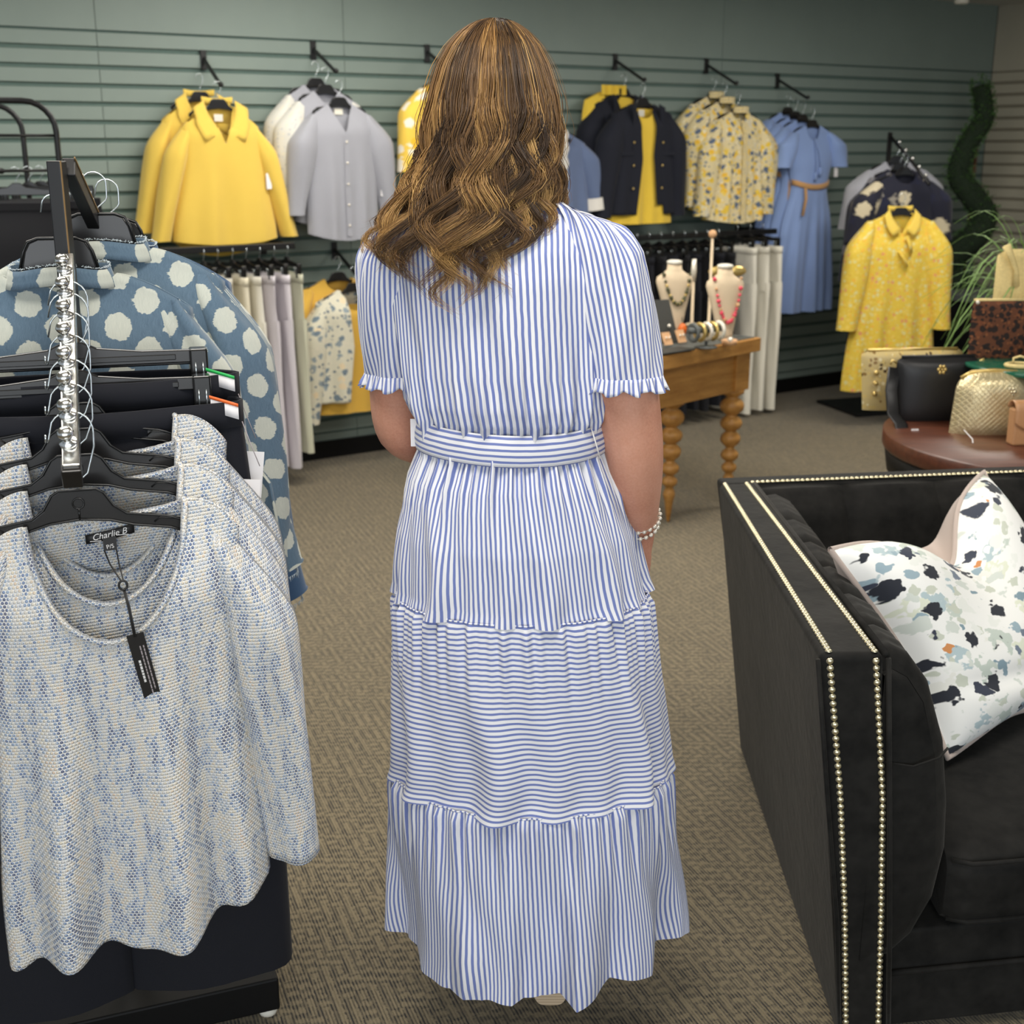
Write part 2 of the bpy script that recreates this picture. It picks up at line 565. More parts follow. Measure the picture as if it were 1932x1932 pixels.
M['navy'] = cloth('navy_cloth', (7, 10, 22), .25, sheen=.03)
M['navy_jacket'] = cloth('navy_jacket_cloth', (9, 14, 30), .2, sheen=.05)
M['dark_navy'] = cloth('dark_navy_cloth', (11, 12, 19), .25, sheen=.1)
M['yellow'] = cloth('yellow_cotton', (224, 190, 80), .08)
M['yellow2'] = cloth('yellow_jersey', (232, 196, 62), .08)
M['mustard'] = cloth('mustard_jersey', (214, 170, 66), .1)
M['grey'] = cloth('grey_cotton', (154, 155, 163), .08)
M['pale_sleeve'] = floral('pale_print', (206, 204, 196), [(60, .35, [(0, (180, 182, 184)), (.5, (214, 208, 190))])])
M['blue_dress'] = cloth('blue_linen', (134, 158, 206), .1)
M['blue_top'] = cloth('slate_blue_cloth', (96, 112, 146), .1)
M['lace'] = cloth('white_lace', (226, 222, 214), .12, 300, bump=.6)
M['white_pants'] = cloth('white_denim', (226, 222, 208), .05)
M['lilac_pants'] = cloth('lilac_denim', (206, 200, 206), .05)
M['cream_pants'] = cloth('cream_denim', (218, 210, 186), .05)
M['sage_pants'] = cloth('stone_denim', (196, 196, 172), .05)
M['belt'] = cloth('tan_belt', (196, 150, 96), .15)
M['denim'] = cloth('plain_chambray', (58, 88, 122), .16)
M['fray'] = cloth('frayed_edge', (196, 208, 214), .1)
M['paper'] = plain('white_card', (236, 233, 234), .6, 0, 40, .02)
M['green_tag'] = plain('green_stripe', (44, 178, 86), .5)
M['orange_tag'] = plain('orange_stripe', (240, 112, 50), .5)
M['lilac_tag'] = plain('lilac_stripe', (190, 190, 226), .5)
M['tag_black'] = plain('tag_black', (28, 27, 27), .5)
M['ink_white'] = plain('white_ink', (228, 226, 224), .6)
M['ink_grey'] = plain('grey_ink', (168, 158, 160), .6)
M['taupe'] = cloth('taupe_linen', (186, 170, 160), .08)
M['pillow_print'] = floral('pillow_print', (240, 240, 236), [
    (12, .36, [(0, (196, 206, 196)), (.3, (222, 226, 206)), (.55, (178, 196, 200)), (.8, (232, 232, 224))]),
    (30, .40, [(0, (240, 240, 236)), (.35, (150, 172, 182)), (.48, (240, 240, 236)), (.72, (112, 124, 140)), (.80, (200, 205, 190)), (.965, (206, 140, 86))]),
    (20, .38, [(0, (240, 240, 236)), (.02, (34, 38, 48)), (.30, (210, 216, 208)), (.52, (52, 58, 74)), (.66, (232, 234, 228)), (.86, (128, 152, 164))])], .55, soft=.03)
M['yellow_blue'] = floral('yellow_blue_print', (222, 206, 160), [
    (28, .44, [(0, (230, 194, 66)), (.36, (216, 206, 180)), (.5, (92, 106, 128)), (.8, (236, 190, 62))]),
    (50, .32, [(0, (236, 206, 90)), (.45, (110, 122, 140)), (.7, (236, 226, 196))])])
M['yellow_white'] = floral('yellow_white_print', (238, 200, 80), [(16, .40, [(0, (240, 232, 214)), (.5, (240, 190, 48)), (.75, (222, 206, 196))])])
M['white_blue'] = floral('white_blue_print', (210, 206, 186), [
    (26, .40, [(0, (112, 128, 140)), (.35, (206, 202, 182)), (.6, (140, 152, 158)), (.85, (222, 204, 170))]),
    (48, .3, [(0, (214, 208, 188)), (.6, (88, 104, 122))])])
M['yellow_print'] = floral('yellow_dress_print', (228, 196, 70), [
    (44, .40, [(0, (236, 206, 96)), (.35, (222, 214, 150)), (.6, (236, 186, 66)), (.86, (226, 154, 106))]),
    (70, .3, [(0, (232, 204, 90)), (.6, (206, 212, 160)), (.8, (220, 170, 60))])])
M['dark_print'] = floral('dark_print', (34, 34, 46), [
    (14, .40, [(0, (30, 32, 48)), (.4, (120, 118, 122)), (.6, (36, 38, 56)), (.8, (70, 62, 66))])])
M['cream_print'] = floral('cream_navy_print', (24, 26, 44), [(9, .40, [(0, (26, 30, 56)), (.4, (206, 194, 164)), (.7, (36, 38, 54)), (.85, (150, 144, 132))])])
M['leopard'] = floral('leopard_print', (96, 54, 30), [(50, .50, [(0, (30, 17, 12)), (.65, (112, 62, 34)), (.8, (26, 14, 10))]), (70, .30, [(0, (128, 76, 42)), (.5, (36, 20, 13))])])
M['snake'] = floral('snake_print', (208, 186, 128), [(70, .40, [(0, (216, 190, 120)), (.5, (150, 116, 62)), (.7, (236, 222, 176)), (.9, (86, 66, 40))])], .3, .45)
M['sequin'] = floral('grey_sequin', (96, 90, 80), [(110, .4, [(0, (150, 144, 132)), (.5, (52, 48, 44)), (.8, (196, 190, 176))])], .3, .3)
M['bag_black'] = plain('black_leather', (26, 26, 28), .42, 0, 260, .2, .2)
M['bag_tan'] = plain('tan_leather', (186, 138, 96), .45, 0, 200, .1, .1)
M['straw'] = plain('straw', (222, 200, 138), .8, 0, 120, .2, .4)
M['ivory'] = plain('ivory', (226, 222, 208), .6)
M['orange'] = plain('orange_stone', (214, 102, 22), .4)
M['pink'] = plain('coral_bead', (226, 74, 96), .3)
M['olive_bead'] = plain('olive_bead', (74, 74, 44), .35)
M['bead_gold'] = plain('gold_bead', (214, 186, 116), .3, .7)
M['pearl'] = plain('pearl', (238, 230, 214), .2, .3)
M['card_black'] = plain('jewelry_card', (52, 52, 48), .6)
M['kraft'] = plain('kraft_card', (212, 166, 122), .7)
M['glass_green'] = plain('green_glass_edge', (30, 92, 70), .1)
M['leaf'] = plain('topiary_leaf', (64, 96, 46), .6, 0, 30, .45)
M['topiary_core'] = plain('topiary_moss', (24, 40, 20), .9, 0, 60, .4)
M['blade'] = plain('grass_blade', (128, 164, 88), .45, 0, 14, .35)
M['magenta'] = cloth('magenta_cloth', (120, 44, 92), .15)
M['shoe'] = stripes('raffia_shoe', 'V', .006, .3, (206, 184, 154), (170, 146, 116), soft=.4)
STR_W, STR_B = (230, 230, 233), (108, 122, 178)
M['stripe_v'] = stripes('stripe_lengthwise', 'U', .0087, .46, STR_W, STR_B)
M['stripe_h'] = stripes('stripe_crosswise', 'V', .0090, .42, STR_W, STR_B)

# ------------------------------------------------------------------ the room
floor = MB().box((-6, -3.0, -.05), (7, 12.5, 0.0)).build('floor', M['carpet'], smooth=False)
tag(floor, 'tan and charcoal ribbed carpet floor', None, kind='structure')
ceil = MB().box((-6, -1.0, 2.45), (7, 12.5, 2.5)).build('ceiling', M['ceiling'], smooth=False)
tag(ceil, kind='structure')

SL, SLH = 0.0762, 0.0762
def slat_wall(name, seams, z_top, loc, rz, gapmat, slatmat, backx0, backx1):
    root = thing(name, None, None, loc, rz)
    tag(root, kind='structure')
    MB().box((backx0, .012, 0), (backx1, .05, 2.45)).build('wall_board', gapmat, root, smooth=False)
    for a, b in zip(seams, seams[1:]):
        w = b - a - .003
        slat = None
        for i in range(int(z_top / SL)):
            z1 = z_top - i * SL
            if z1 - SL < .06: break
            if slat is None:
                # one slat with a lipped lower edge
                prof = [(.012, 0.006), (0.0, .010), (0.0, SL - .012), (.004, SL - .010), (.012, SL - .010)]
                mb = MB()
                n = len(prof)
                v = [(0, y, z) for y, z in prof] + [(w, y, z) for y, z in prof]
                f = [tuple(range(n - 1, -1, -1)), tuple(range(n, 2 * n))] + [(k, (k + 1) % n, (k + 1) % n + n, k + n) for k in range(n)]
                mb.add(v, f)
                slat = mb.build('slat', slatmat, root, smooth=False)
                slat.location = (a, 0, z1 - SL)
            else:
                share('slat', slat, root, (a, 0, z1 - SL))
        pn = MB().box((a, 0, z_top), (a + w, .012, 2.45)).build('top_panel', slatmat, root, smooth=False)
        pn2 = MB().box((a, 0, .0), (a + w, .012, z_top - int((z_top - .06) / SL) * SL)).build('bottom_panel', slatmat, root, smooth=False)
    return root
slat_wall('wall_back', [-4.8, -2.34, -1.1, .08, 2.51, 4.975], 2.03, wl(0, 0, 0), WRZ, M['slat_gap'], M['slat'], -4.8, 5.03)
corner = wl(4.98, 0, 0)
slat_wall('wall_right', [0.0, 2.44, 4.88], 2.03, corner, WRZ - PI / 2, M['beige_gap'], M['beige_slat'], -.05, 4.9)
bb = thing('baseboard_back', None, None, wl(0, 0, 0), WRZ); tag(bb, kind='structure')
MB().box((-4.8, -.02, 0), (4.96, 0, .09)).build('board', M['base'], bb, smooth=False, bevel=.004)
bb = thing('baseboard_right', None, None, corner, WRZ - PI / 2); tag(bb, kind='structure')
MB().box((.02, -.02, 0), (4.88, 0, .09)).build('board', M['base'], bb, smooth=False, bevel=.004)
# ceiling spotlight near the corner
sp = thing('ceiling_spotlight', 'small white ceiling spotlight above the grey wall corner', 'spotlight', (2.62, 7.95, 2.45))
MB().lathe([(.05, -.012), (.055, -.004), (.055, 0)], 18).build('ceiling_plate', M['ivory'], sp)
MB().tube([(0, 0, -.01), (.0, 0, -.05)], .012, 8).build('stem', M['brass'], sp)
MB().lathe([(.035, -.11), (.042, -.10), (.03, -.055), (.012, -.045)], 18).build('lamp_head', M['ivory'], sp)

# ------------------------------------------------------------------ hangers and garments (local: front = -y, x right, z up)
def hanger_outline(hw=.2):
    r = [(0, 0), (.024, 0), (.034, -.006), (.046, -.026), (.062, -.038), (.115, -.046), (hw, -.062), (hw + .004, -.072), (hw - .004, -.08), (.12, -.063), (.07, -.055), (.04, -.046), (0, -.042)]
    return r[:-1] + [r[-1]] + [(-x, z) for x, z in r[-2:0:-1]]
_cache = {}
def hanger(loc, rz, label, group, hook_r=.0016, tilt=0.0, hw=.2, name='clothes_hanger', rim=False, hook_h=.075):
    """origin = top of the plastic body centre"""
    root = thing(name, label, 'hanger', loc, rz, group)
    key = ('h', hw, rim, hook_h)
    if key not in _cache:
        out = hanger_outline(hw)
        mb = MB().prism(out, -.004, .004)
        hk = MB()
        pts = [(0, 0, -.02), (0, 0, .012), (.004, 0, .022), (.012, 0, .034), (.017, 0, hook_h - .032)]
        for k in range(9):
            a = math.radians(-10 + k * 25)
            pts.append((.017 * math.cos(a), 0, hook_h - .018 + .018 * math.sin(a)))
        hk.tube(pts, hook_r, 6)
        b = mb.build('hanger_body', M['black_plastic'], root, smooth=False, bevel=.002)
        h = hk.build('hook', M['wire'], root)
        objs = [b, h]
        if rim:
            rb = MB().tube([(x, -.004, z) for x, z in out] + [(out[0][0], -.004, out[0][1])], .0022, 6, cap=False)
            rb.tube([(.008 * math.cos(a), -.0045, -.020 + .008 * math.sin(a)) for a in [i * PI / 8 for i in range(17)]], .0012, 6, cap=False)
            rb.tube([(0, -.0045, -.028), (0, -.0045, -.042)], .0016, 6)
            for sg in (-1, 1):
                rb.tube([(sg * .112, -.0045, -.054), (sg * .118, -.0045, -.048), (sg * .165, -.0045, -.056)], .0012, 6)
            objs.append(rb.build('rim', M['rim_plastic'], root))
        _cache[key] = objs
    else:
        for s_ in _cache[key]:
            o = share(s_.name.split('.')[0], s_, root)
            for md in s_.modifiers:
                nm = o.modifiers.new(md.name, md.type); nm.width = md.width; nm.segments = md.segments; nm.limit_method = md.limit_method; nm.angle_limit = md.angle_limit
    if tilt:
        root.rotation_euler = (0, tilt, rz)
    return root

def clip_hanger(loc, rz, label, group, hw=.165, tilt=0.0):
    root = thing('clip_hanger', label, 'hanger', loc, rz, group)
    MB().prism([(-hw, -.004), (-hw + .01, .003), (-.09, .004), (-.03, .012), (-.012, .026), (.012, .026), (.03, .012), (.09, .004), (hw - .01, .003), (hw, -.004), (hw, -.016), (-hw, -.016)], -.005, .005).build('hanger_bar', M['black_plastic'], root, smooth=False, bevel=.002)
    hk = MB()
    pts = [(0, 0, .0), (0, 0, .035)]
    for k in range(9):
        a = math.radians(-60 + k * 30)
        pts.append((.016 * math.cos(a), 0, .062 + .018 * math.sin(a)))
    hk.tube(pts, .0016, 6).build('hook', M['wire'], root)
    for sx in (-1, 1):
        x = sx * (hw - .018)
        c = MB().box((x - .016, -.012, -.062), (x + .016, .012, .006)).build('clip', M['rim_plastic'], root, smooth=False, bevel=.003)
        w = MB()
        for dx in (-.006, .006):
            w.tube([(x + dx, -.0125, -.012), (x + dx, -.0145, -.022), (x + dx, -.0125, -.045)], .0012, 6)
        w.build('clip_spring', M['wire'], c)
    if tilt:
        root.rotation_euler = (0, tilt, rz)
    return root

class Top:
    """parametric hanging top / dress"""
    def __init__(s, sw=.2, drop=.05, bw=.22, hw=.25, L=.62, d=.05, nw=.08, nf=.1, nb=.015, neck='scoop', fa=.012, fk=5, seed=0, hem=None, waist=None, gap=0.0, fz=.15, shear=0.0, zs=0.0, dp=1.0):
        s.__dict__.update(locals()); del s.__dict__['s']
        r = random.Random(seed)
        s.ph = [r.uniform(0, 6.28) for _ in range(8)]
        s.am = [r.uniform(.5, 1) for _ in range(8)]
    def W(s, z):
        k = -z / s.L
        a = ss(0, .3, k)
        w = lerp(s.sw, s.bw, a)
        w = lerp(w, s.hw, ss(.3, 1, k) if k > .3 else 0)
        if s.waist:
            zc, ww = s.waist
            w -= ww * math.exp(-((k - zc) / .12) ** 2)
        return w
    def D(s, z):
        k = -z / s.L
        return .010 + s.d * ss(.0, .22, k)
    def top(s, u, back):
        nu = s.nw / s.sw
        a = abs(u)
        if a < nu:
            q = a / nu
            n = s.nb if back else s.nf
            if s.neck == 'V':
                return -n * (1 - q)
            return -n * math.sqrt(max(0, 1 - q * q))
        return -((a - nu) / (1 - nu)) ** s.dp * s.drop
    def fold(s, u, k):
        f = 0
        for i in range(3):
            f += s.am[i] * math.sin((s.fk * (1 + .45 * i)) * u * PI / 2 + s.ph[i])
        return s.fa * f * .6 * ss(s.fz, 1, k)
    def pt(s, u, v, back):
        zt = s.top(u, back)
        zh = -s.L + (s.hem(u, back) if s.hem else 0)
        z = lerp(zt, zh, v)
        k = min(1, -z / s.L)
        w = s.W(z)
        sg = 1 if back else -1
        prof = math.sqrt(max(0, 1 - abs(u) ** 2.6))
        y = sg * s.D(z) * prof + s.fold(u + (.7 if back else 0), k) * (1 - abs(u) ** 6) * 1.0
        x = u * w + s.shear * z
        return (x, y, z + s.zs * x, u * w + (1.3 if back else 0), z)
    def body(s, name, mat, parent, n=48, m=40, solid=0, u0=-1.0, u1=1.0):
        mb = MB()
        if s.gap:
            g = s.gap
            mb.grid(lambda a, b: s.pt(lerp(-1, -g * (.55 + .7 * abs(b - .45)), a), b, False), n // 2, m)
            mb.grid(lambda a, b: s.pt(lerp(g * (.55 + .7 * abs(b - .45)), 1, a), b, False), n // 2, m)
        else:
            mb.grid(lambda a, b: s.pt(2 * a - 1, b, False), n, m)
        mb.grid(lambda a, b: s.pt(1 - 2 * a, b, True), n, m)
        return mb.build(name, mat, parent, solid=solid)
    def sleeve(s, side, name, mat, parent, length=.5, r0=.075, r1=.055, out=.05, fwd=0.0, flat=.55, n=20, m=22, puff=0.0, solid=0, wr=.003, bell=0.0):
        p0 = Vector((side * (s.sw - .035) + s.shear * -s.drop, 0, -s.drop * .62 - .008))
        mb = MB()
        rr = random.Random(s.seed * 7 + side)
        ph = [rr.uniform(0, 6) for _ in range(4)]
        path, rad = [], []
        for j in range(m + 1):
            t = j / m
            k = ss(0, .22, t)
            x = side * (.02 * k + r0 * .35 * k + out * t)
            z = -length * t - .03 * k
            path.append(p0 + Vector((x, -fwd * t, z)))
            r = lerp(.012, r0, math.sqrt(ss(-.02, .26, t)))
            r = lerp(r, r1, ss(.25, 1, t)) + puff * math.sin(PI * t) + bell * ss(.7, 1, t)
            rad.append(r)
        vs, uvs, fs = [], [], []
        for j in range(m + 1):
            t = j / m
            for i in range(n):
                a = 2 * PI * i / n
                w = 1 + wr / rad[j] * (math.sin(3 * a + ph[0] + 4 * t) + .7 * math.sin(5 * a + ph[1] - 6 * t))
                rx, ry = rad[j] * flat * w, rad[j] * w
                vs.append((path[j].x + rx * math.cos(a) * 1.25, path[j].y + ry * math.sin(a) * .9, path[j].z))
                uvs.append((2.5 + side + (i / n - .5) * 2 * PI * rad[j] * .8, path[j].z))
        for j in range(m):
            for i in range(n):
                b = j * n + i; c = j * n + (i + 1) % n
                fs.append((b, c, c + n, b + n))
        mb.add(vs, fs, uvs)
        return mb.build(name, mat, parent, solid=solid)

def collar_part(parent, mat, nw=.08, h=.05, spread=.09, drop=.10, name='collar'):
    """folded shirt collar with two points, plus back band"""
    mb = MB()
    for sg in (-1, 1):
        mb.grid(lambda a, b, sg=sg: (sg * lerp(nw * .98, nw * 1.02 * (1 - a) + .012, a) + sg * b * spread * (.55 if a < .5 else .5 + .3 * a),
                                      -.012 - .045 * a - .012 * b, .012 + lerp(.0, -drop, a ** 1.2) - b * h * .55 + .012 * (1 - a)), 8, 4)
    mb.grid(lambda a, b: (lerp(-nw, nw, a), .012 + .016 * math.sin(PI * a) , .012 + .028 * b - .006 * math.sin(PI * a)), 10, 2)
    return mb.build(name, mat, parent, solid=.004)

def pants(loc, rz, label, group, mat, name='trousers', w=.20, L=1.0, d=.03, hemw=.11, seed=0, inner=.25, flare=0.0, off=.0, waist_open=0.0):
    """origin = waist centre; two legs"""
    root = thing(name, label, 'trousers', loc, rz, group)
    r = random.Random(seed)
    p1, p2 = r.uniform(0, 6), r.uniform(0, 6)
    mb = MB()
    n, m = 26, 30
    def sec(cx, a, b, z, ph, cy=0):
        out = []
        for i in range(n):
            t = 2 * PI * i / n
            ca, sa = math.cos(t), math.sin(t)
            wv = 1 + .05 * math.sin(3 * t + ph)
            out.append((cx + a * ca, cy + b * sa * wv + .004 * math.sin(5 * t + ph + z * 9), z))
        return out
    rings = []
    zc = -inner
    for j in range(7):
        z = zc * j / 6
        rings.append(sec(0, lerp(w * .92, w, j / 6), lerp(d * .8 + waist_open, d, j / 6), z, p1))
    vs = [p for q in rings for p in q]; fs = []
    for j in range(6):
        for i in range(n):
            a = j * n + i; b = j * n + (i + 1) % n
            fs.append((a, b, b + n, a + n))
    mb.add(vs, fs, [(p[0], p[2]) for p in vs])
    for sg in (-1, 1):
        rings = []
        for j in range(m + 1):
            t = j / m
            z = lerp(zc + .05, -L, t)
            hw_ = lerp(w * .5, hemw, ss(0, 1, t)) + flare * t * t
            cx = sg * (w * .5 + .004 + off * t)
            rings.append(sec(cx, hw_, d * (.9 + .25 * t), z + .012 * math.sin(2 * t + p2) * t, p2 + sg, .006 * sg * t))
        vs = [p for q in rings for p in q]; fs = []
        for j in range(m):
            for i in range(n):
                a = j * n + i; b = j * n + (i + 1) % n
                fs.append((a, b, b + n, a + n))
        mb.add(vs, fs, [(p[0], p[2]) for p in vs])
    mb.build('trouser_legs', mat, root)
    wb = MB()
    ring = sec(0, w * .925, d * .8 + waist_open, 0, p1)
    wb.grid(lambda a, b: (ring[int(a * n) % n][0] * 1.01, ring[int(a * n) % n][1] * 1.06, -.04 * b + .002), n, 2)
    wb.build('waistband', mat, root, solid=.003)
    return root

# ------------------------------------------------------------------ wall fixtures and the clothes on them
def faceout(px, py, label, off=.26, drop=.115):
    root = thing('faceout_bracket', label, 'bracket', onwall(px, py, 0), WRZ, 'black faceout brackets on the teal slatwall')
    MB().box((-.014, -.010, -.05), (.014, 0.004, .035)).build('wall_plate', M['black'], root, smooth=False, bevel=.002)
    MB().tube([(0, -.006, 0), (0, -off, -drop)], .0085, 4, twist=PI / 4).build('slanted_arm', M['black'], root, smooth=False)
    MB().ball((0, -off - .004, -drop + .006), .011).build('end_stop', M['black'], root)
    return root
faceout(383, 110, 'black slanted bracket above the two yellow collared tops', .20, .125)
faceout(590, 92, 'black slanted bracket above the grey blouses', .24)
faceout(805, 98, 'black slanted bracket half hidden left of the brown hair')
faceout(1160, 114, 'black slanted bracket above the navy jackets')
faceout(1332, 122, 'black slanted bracket above the yellow and blue print blouses')
faceout(1466, 150, 'black slanted bracket above the light blue dresses')
faceout(630, 470, 'black slanted bracket below the grey blouses')
faceout(1020, 225, 'black slanted bracket hidden behind the head of brown hair')

HG = 'black hangers on the slatwall'
def wtop(px, py, off, gname, label, cat, group, T, mat, sleeves=None, sleeve_mat=None, hang=None, n=40, m=34, rz=None, hz=.03):
    """hang a top at pixel/offset; returns root"""
    p = onwall(px, py, off)
    root = thing(gname, label, cat, p, WRZ if rz is None else rz, group)
    T.body('body', mat, root, n, m)
    for sd in (-1, 1):
        if sleeves:
            T.sleeve(sd, 'sleeve', sleeve_mat or mat, root, **sleeves)
    if hang:
        hanger(p + Vector((0, 0, hz)), WRZ if rz is None else rz, hang, HG, hw=T.sw - .035)
    return root

# two yellow collared pullovers
for i, (px, py, off, lb, hl) in enumerate([(378, 186, .10, 'yellow collared pullover hanging behind another yellow pullover', 'black hanger holding the rear yellow pullover'),
                                           (412, 200, .20, 'yellow collared pullover in front with open V neckline', 'black hanger holding the front yellow pullover')]):
    T = Top(sw=.172, drop=.095, bw=.195, hw=.25, L=.60, d=.055, nw=.068, nf=.16, nb=.0, neck='V', fa=.012, fk=4, seed=3 + i, hem=lambda u, b: (-.06 if b else .0) * (1 - u * u) + .02 * u * u)
    r = wtop(px, py, off, 'yellow_pullover', lb, 'top', 'yellow pullovers on the wall bracket', T, M['yellow'], dict(length=.48, r0=.070, r1=.056, out=.125, flat=.6), hang=hl)
    collar_part(r, M['yellow'], .072, .06, .10, .13)
    MB().grid(lambda a, b: (lerp(-.02, .02, a), .008, -.035 - .03 * b), 2, 2).build('neck_label', M['ivory'], r)
    if i == 1:
        MB().box((.19, -.045, -.36), (.215, -.043, -.29)).build('price_tag', M['paper'], r, smooth=False)
        MB().box((-.02, -.05, -.185), (.02, -.045, -.155)).build('size_sticker', M['paper'], r, smooth=False)

# three grey blouses
for i, (px, py, off) in enumerate([(596, 160, .10), (614, 172, .165), (640, 196, .235)]):
    lb = ['grey blouse at the back of its bracket, mostly hidden', 'grey blouse in the middle of three with pale print sleeve', 'light grey buttoned V-neck blouse at the front of three'][i]
    T = Top(sw=.17, drop=.065, bw=.18, hw=.185, L=.62, d=.05, nw=.062, nf=.13 if i == 2 else .08, nb=.005, neck='V', fa=.012, fk=5, seed=11 + i, hem=lambda u, b: .035 * u * u)
    r = wtop(px, py, off, 'grey_blouse', lb, 'blouse', 'grey blouses on the wall bracket', T, M['grey'], dict(length=.42, r0=.08, r1=.05, out=.06, flat=.7), M['pale_sleeve'] if i < 2 else M['grey'], 'black hanger holding the %s grey blouse' % ['rear', 'middle', 'front'][i])
    if i == 2:
        pk = MB().grid(lambda a, b: (lerp(-.013, .013, a), T.pt(0, b, False)[1] - .004, lerp(-.135, -.60, b)), 2, 14).build('button_placket', M['grey'], r)
        for k in range(5):
            MB().ball((0, T.pt(0, .12 + k * .19, False)[1] - .007, -.17 - k * .095), (.006, .003, .006), 8, 4).build('button', M['pearl'], r)
        MB().grid(lambda a, b: (lerp(-.022, .022, a), .010, -.02 - .028 * b), 2, 2).build('neck_label', M['ivory'], r)
        MB().box((.19, -.03, -.42), (.225, -.028, -.33)).build('price_tag', M['paper'], r, smooth=False)

# print tops left and right of the head
T = Top(sw=.19, drop=.06, bw=.22, hw=.24, L=.66, d=.05, nw=.07, nf=.08, fa=.012, seed=21)
wtop(850, 150, .2, 'print_tunic', 'yellow and white print tunic half hidden left of the hair', 'top', None, T, M['yellow_white'], dict(length=.36, r0=.08, r1=.06, out=.05, flat=.7), hang='black hanger holding the yellow and white print tunic')
T = Top(sw=.19, drop=.075, bw=.24, hw=.27, L=.50, d=.05, nw=.07, nf=.07, fa=.016, seed=22)
r = wtop(1042, 245, .2, 'lace_trim_top', 'slate blue top with white lace trim right of the hair', 'top', None, T, M['blue_top'], dict(length=.30, r0=.085, r1=.075, out=.07, flat=.7), hang='black hanger holding the lace trimmed slate blue top')
MB().grid(lambda a, b: (lerp(-.055, .055, a) + .006 * math.sin(b * 40), T.pt(0, b, False)[1] - .008 - .004 * math.sin(a * PI), lerp(.0, -.48, b)), 6, 60).build('lace_panel', M['lace'], r)
for sd in (-1, 1):
    MB().tube([(sd * (.19 + .055 + .012), 0, -.075 * .62 - .30), (sd * (.19 + .055 + .02), 0, -.41)], [(.07, .085), (.075, .09)], 14, cap=False).build('lace_cuff', M['lace'], r)

# navy jackets over yellow tops
for i, (px, py, off) in enumerate([(1176, 178, .11), (1212, 196, .24)]):
    fr = ['rear', 'front'][i]
    Ti = Top(sw=.175, drop=.06, bw=.20, hw=.225, L=.63, d=.038, nw=.07, nf=.075, fa=.008, seed=31 + i)
    p = onwall(px, py, off)
    rt = thing('yellow_shell_top', 'bright yellow sleeveless top inside the %s navy jacket' % fr, 'top', p, WRZ, 'yellow tops inside the navy jackets')
    Ti.body('body', M['yellow2'], rt, 40, 30)
    MB().grid(lambda a, b: (lerp(-.02, .02, a), .006, -.03 - .035 * b), 2, 2).build('neck_label', M['ivory'], rt)
    Tj = Top(sw=.195, drop=.055, bw=.235, hw=.25, L=.58, d=.055, nw=.07, nf=.06, fa=.010, seed=41 + i, gap=.30, hem=lambda u, b: .05 * (u > 0) * (u < .5))
    rj = thing('navy_jacket', 'navy button jacket worn open over yellow, %s of the pair' % fr, 'jacket', p, WRZ, 'navy jackets on the wall bracket')
    Tj.body('body', M['navy_jacket'], rj, 44, 34, solid=.004)
    for sd in (-1, 1):
        Tj.sleeve(sd, 'sleeve', M['navy_jacket'], rj, length=.52, r0=.085, r1=.06, out=.05, flat=.72)
        MB().grid(lambda a, b, sd=sd: (sd * lerp(.075, .105, a) + sd * .035 * b * (1 - a), -.05 - .012 * b, .0 - .22 * a - .02 * b), 8, 3).build('lapel', M['navy_jacket'], rj, solid=.004)
        for k in range(3):
            MB().ball((sd * (.10), -.066, -.20 - k * .12), (.007, .004, .007), 8, 4).build('button', M['bead_gold'], rj)
        MB().box((sd * .15 - .05, -.064, -.27), (sd * .15 + .05, -.06, -.25)).build('pocket_flap', M['navy_jacket'], rj, smooth=False, bevel=.002)
    hanger(p + Vector((0, 0, .03)), WRZ, 'black hanger holding the %s navy jacket' % fr, HG, hw=.16)
pz = onwall(1152, 172, .09)
T = Top(sw=.17, drop=.05, bw=.19, hw=.2, L=.5, d=.04, nw=.06, nf=.06, seed=37)
r = thing('yellow_collared_top', 'yellow top with frilled collar at the very back of the navy jackets', 'top', pz, WRZ)
T.body('body', M['yellow2'], r, 30, 24)
MB().grid(lambda a, b: (lerp(-.085, .085, a), -.03 - .012 * math.sin(a * 22), .03 - .05 * b), 20, 3).build('frill_collar', M['yellow2'], r)

# yellow and blue print blouses
for i, (px, py, off) in enumerate([(1346, 182, .10), (1366, 192, .165), (1392, 210, .23)]):
    fr = ['at the back', 'in the middle', 'in front'][i]
    T = Top(sw=.185, drop=.06, bw=.20, hw=.235, L=.62, d=.055, nw=.05, nf=.06, fa=.022, fk=7, seed=51 + i, hem=lambda u, b: .03 * u * u)
    r = wtop(px, py, off, 'print_blouse', 'yellow and blue print blouse %s of its bracket' % fr, 'blouse', 'yellow and blue print blouses', T, M['yellow_blue'], dict(length=.50, r0=.085, r1=.05, out=.045, flat=.75, puff=.01, wr=.006), hang='black hanger holding the print blouse %s' % fr)
    MB().grid(lambda a, b: ((.052) * math.cos(PI * (1.15 * a - .075) ), -.02 - .03 * math.sin(PI * a) + .004 * math.sin(a * 40), .025 - .035 * b), 24, 3).build('frill_neck', M['yellow_blue'], r)
    MB().grid(lambda a, b: (lerp(-.016, .016, a) + .004 * math.sin(b * 60), T.pt(0, b, False)[1] - .008, lerp(-.05, -.60, b)), 3, 50).build('ruffle_front', M['yellow_blue'], r)

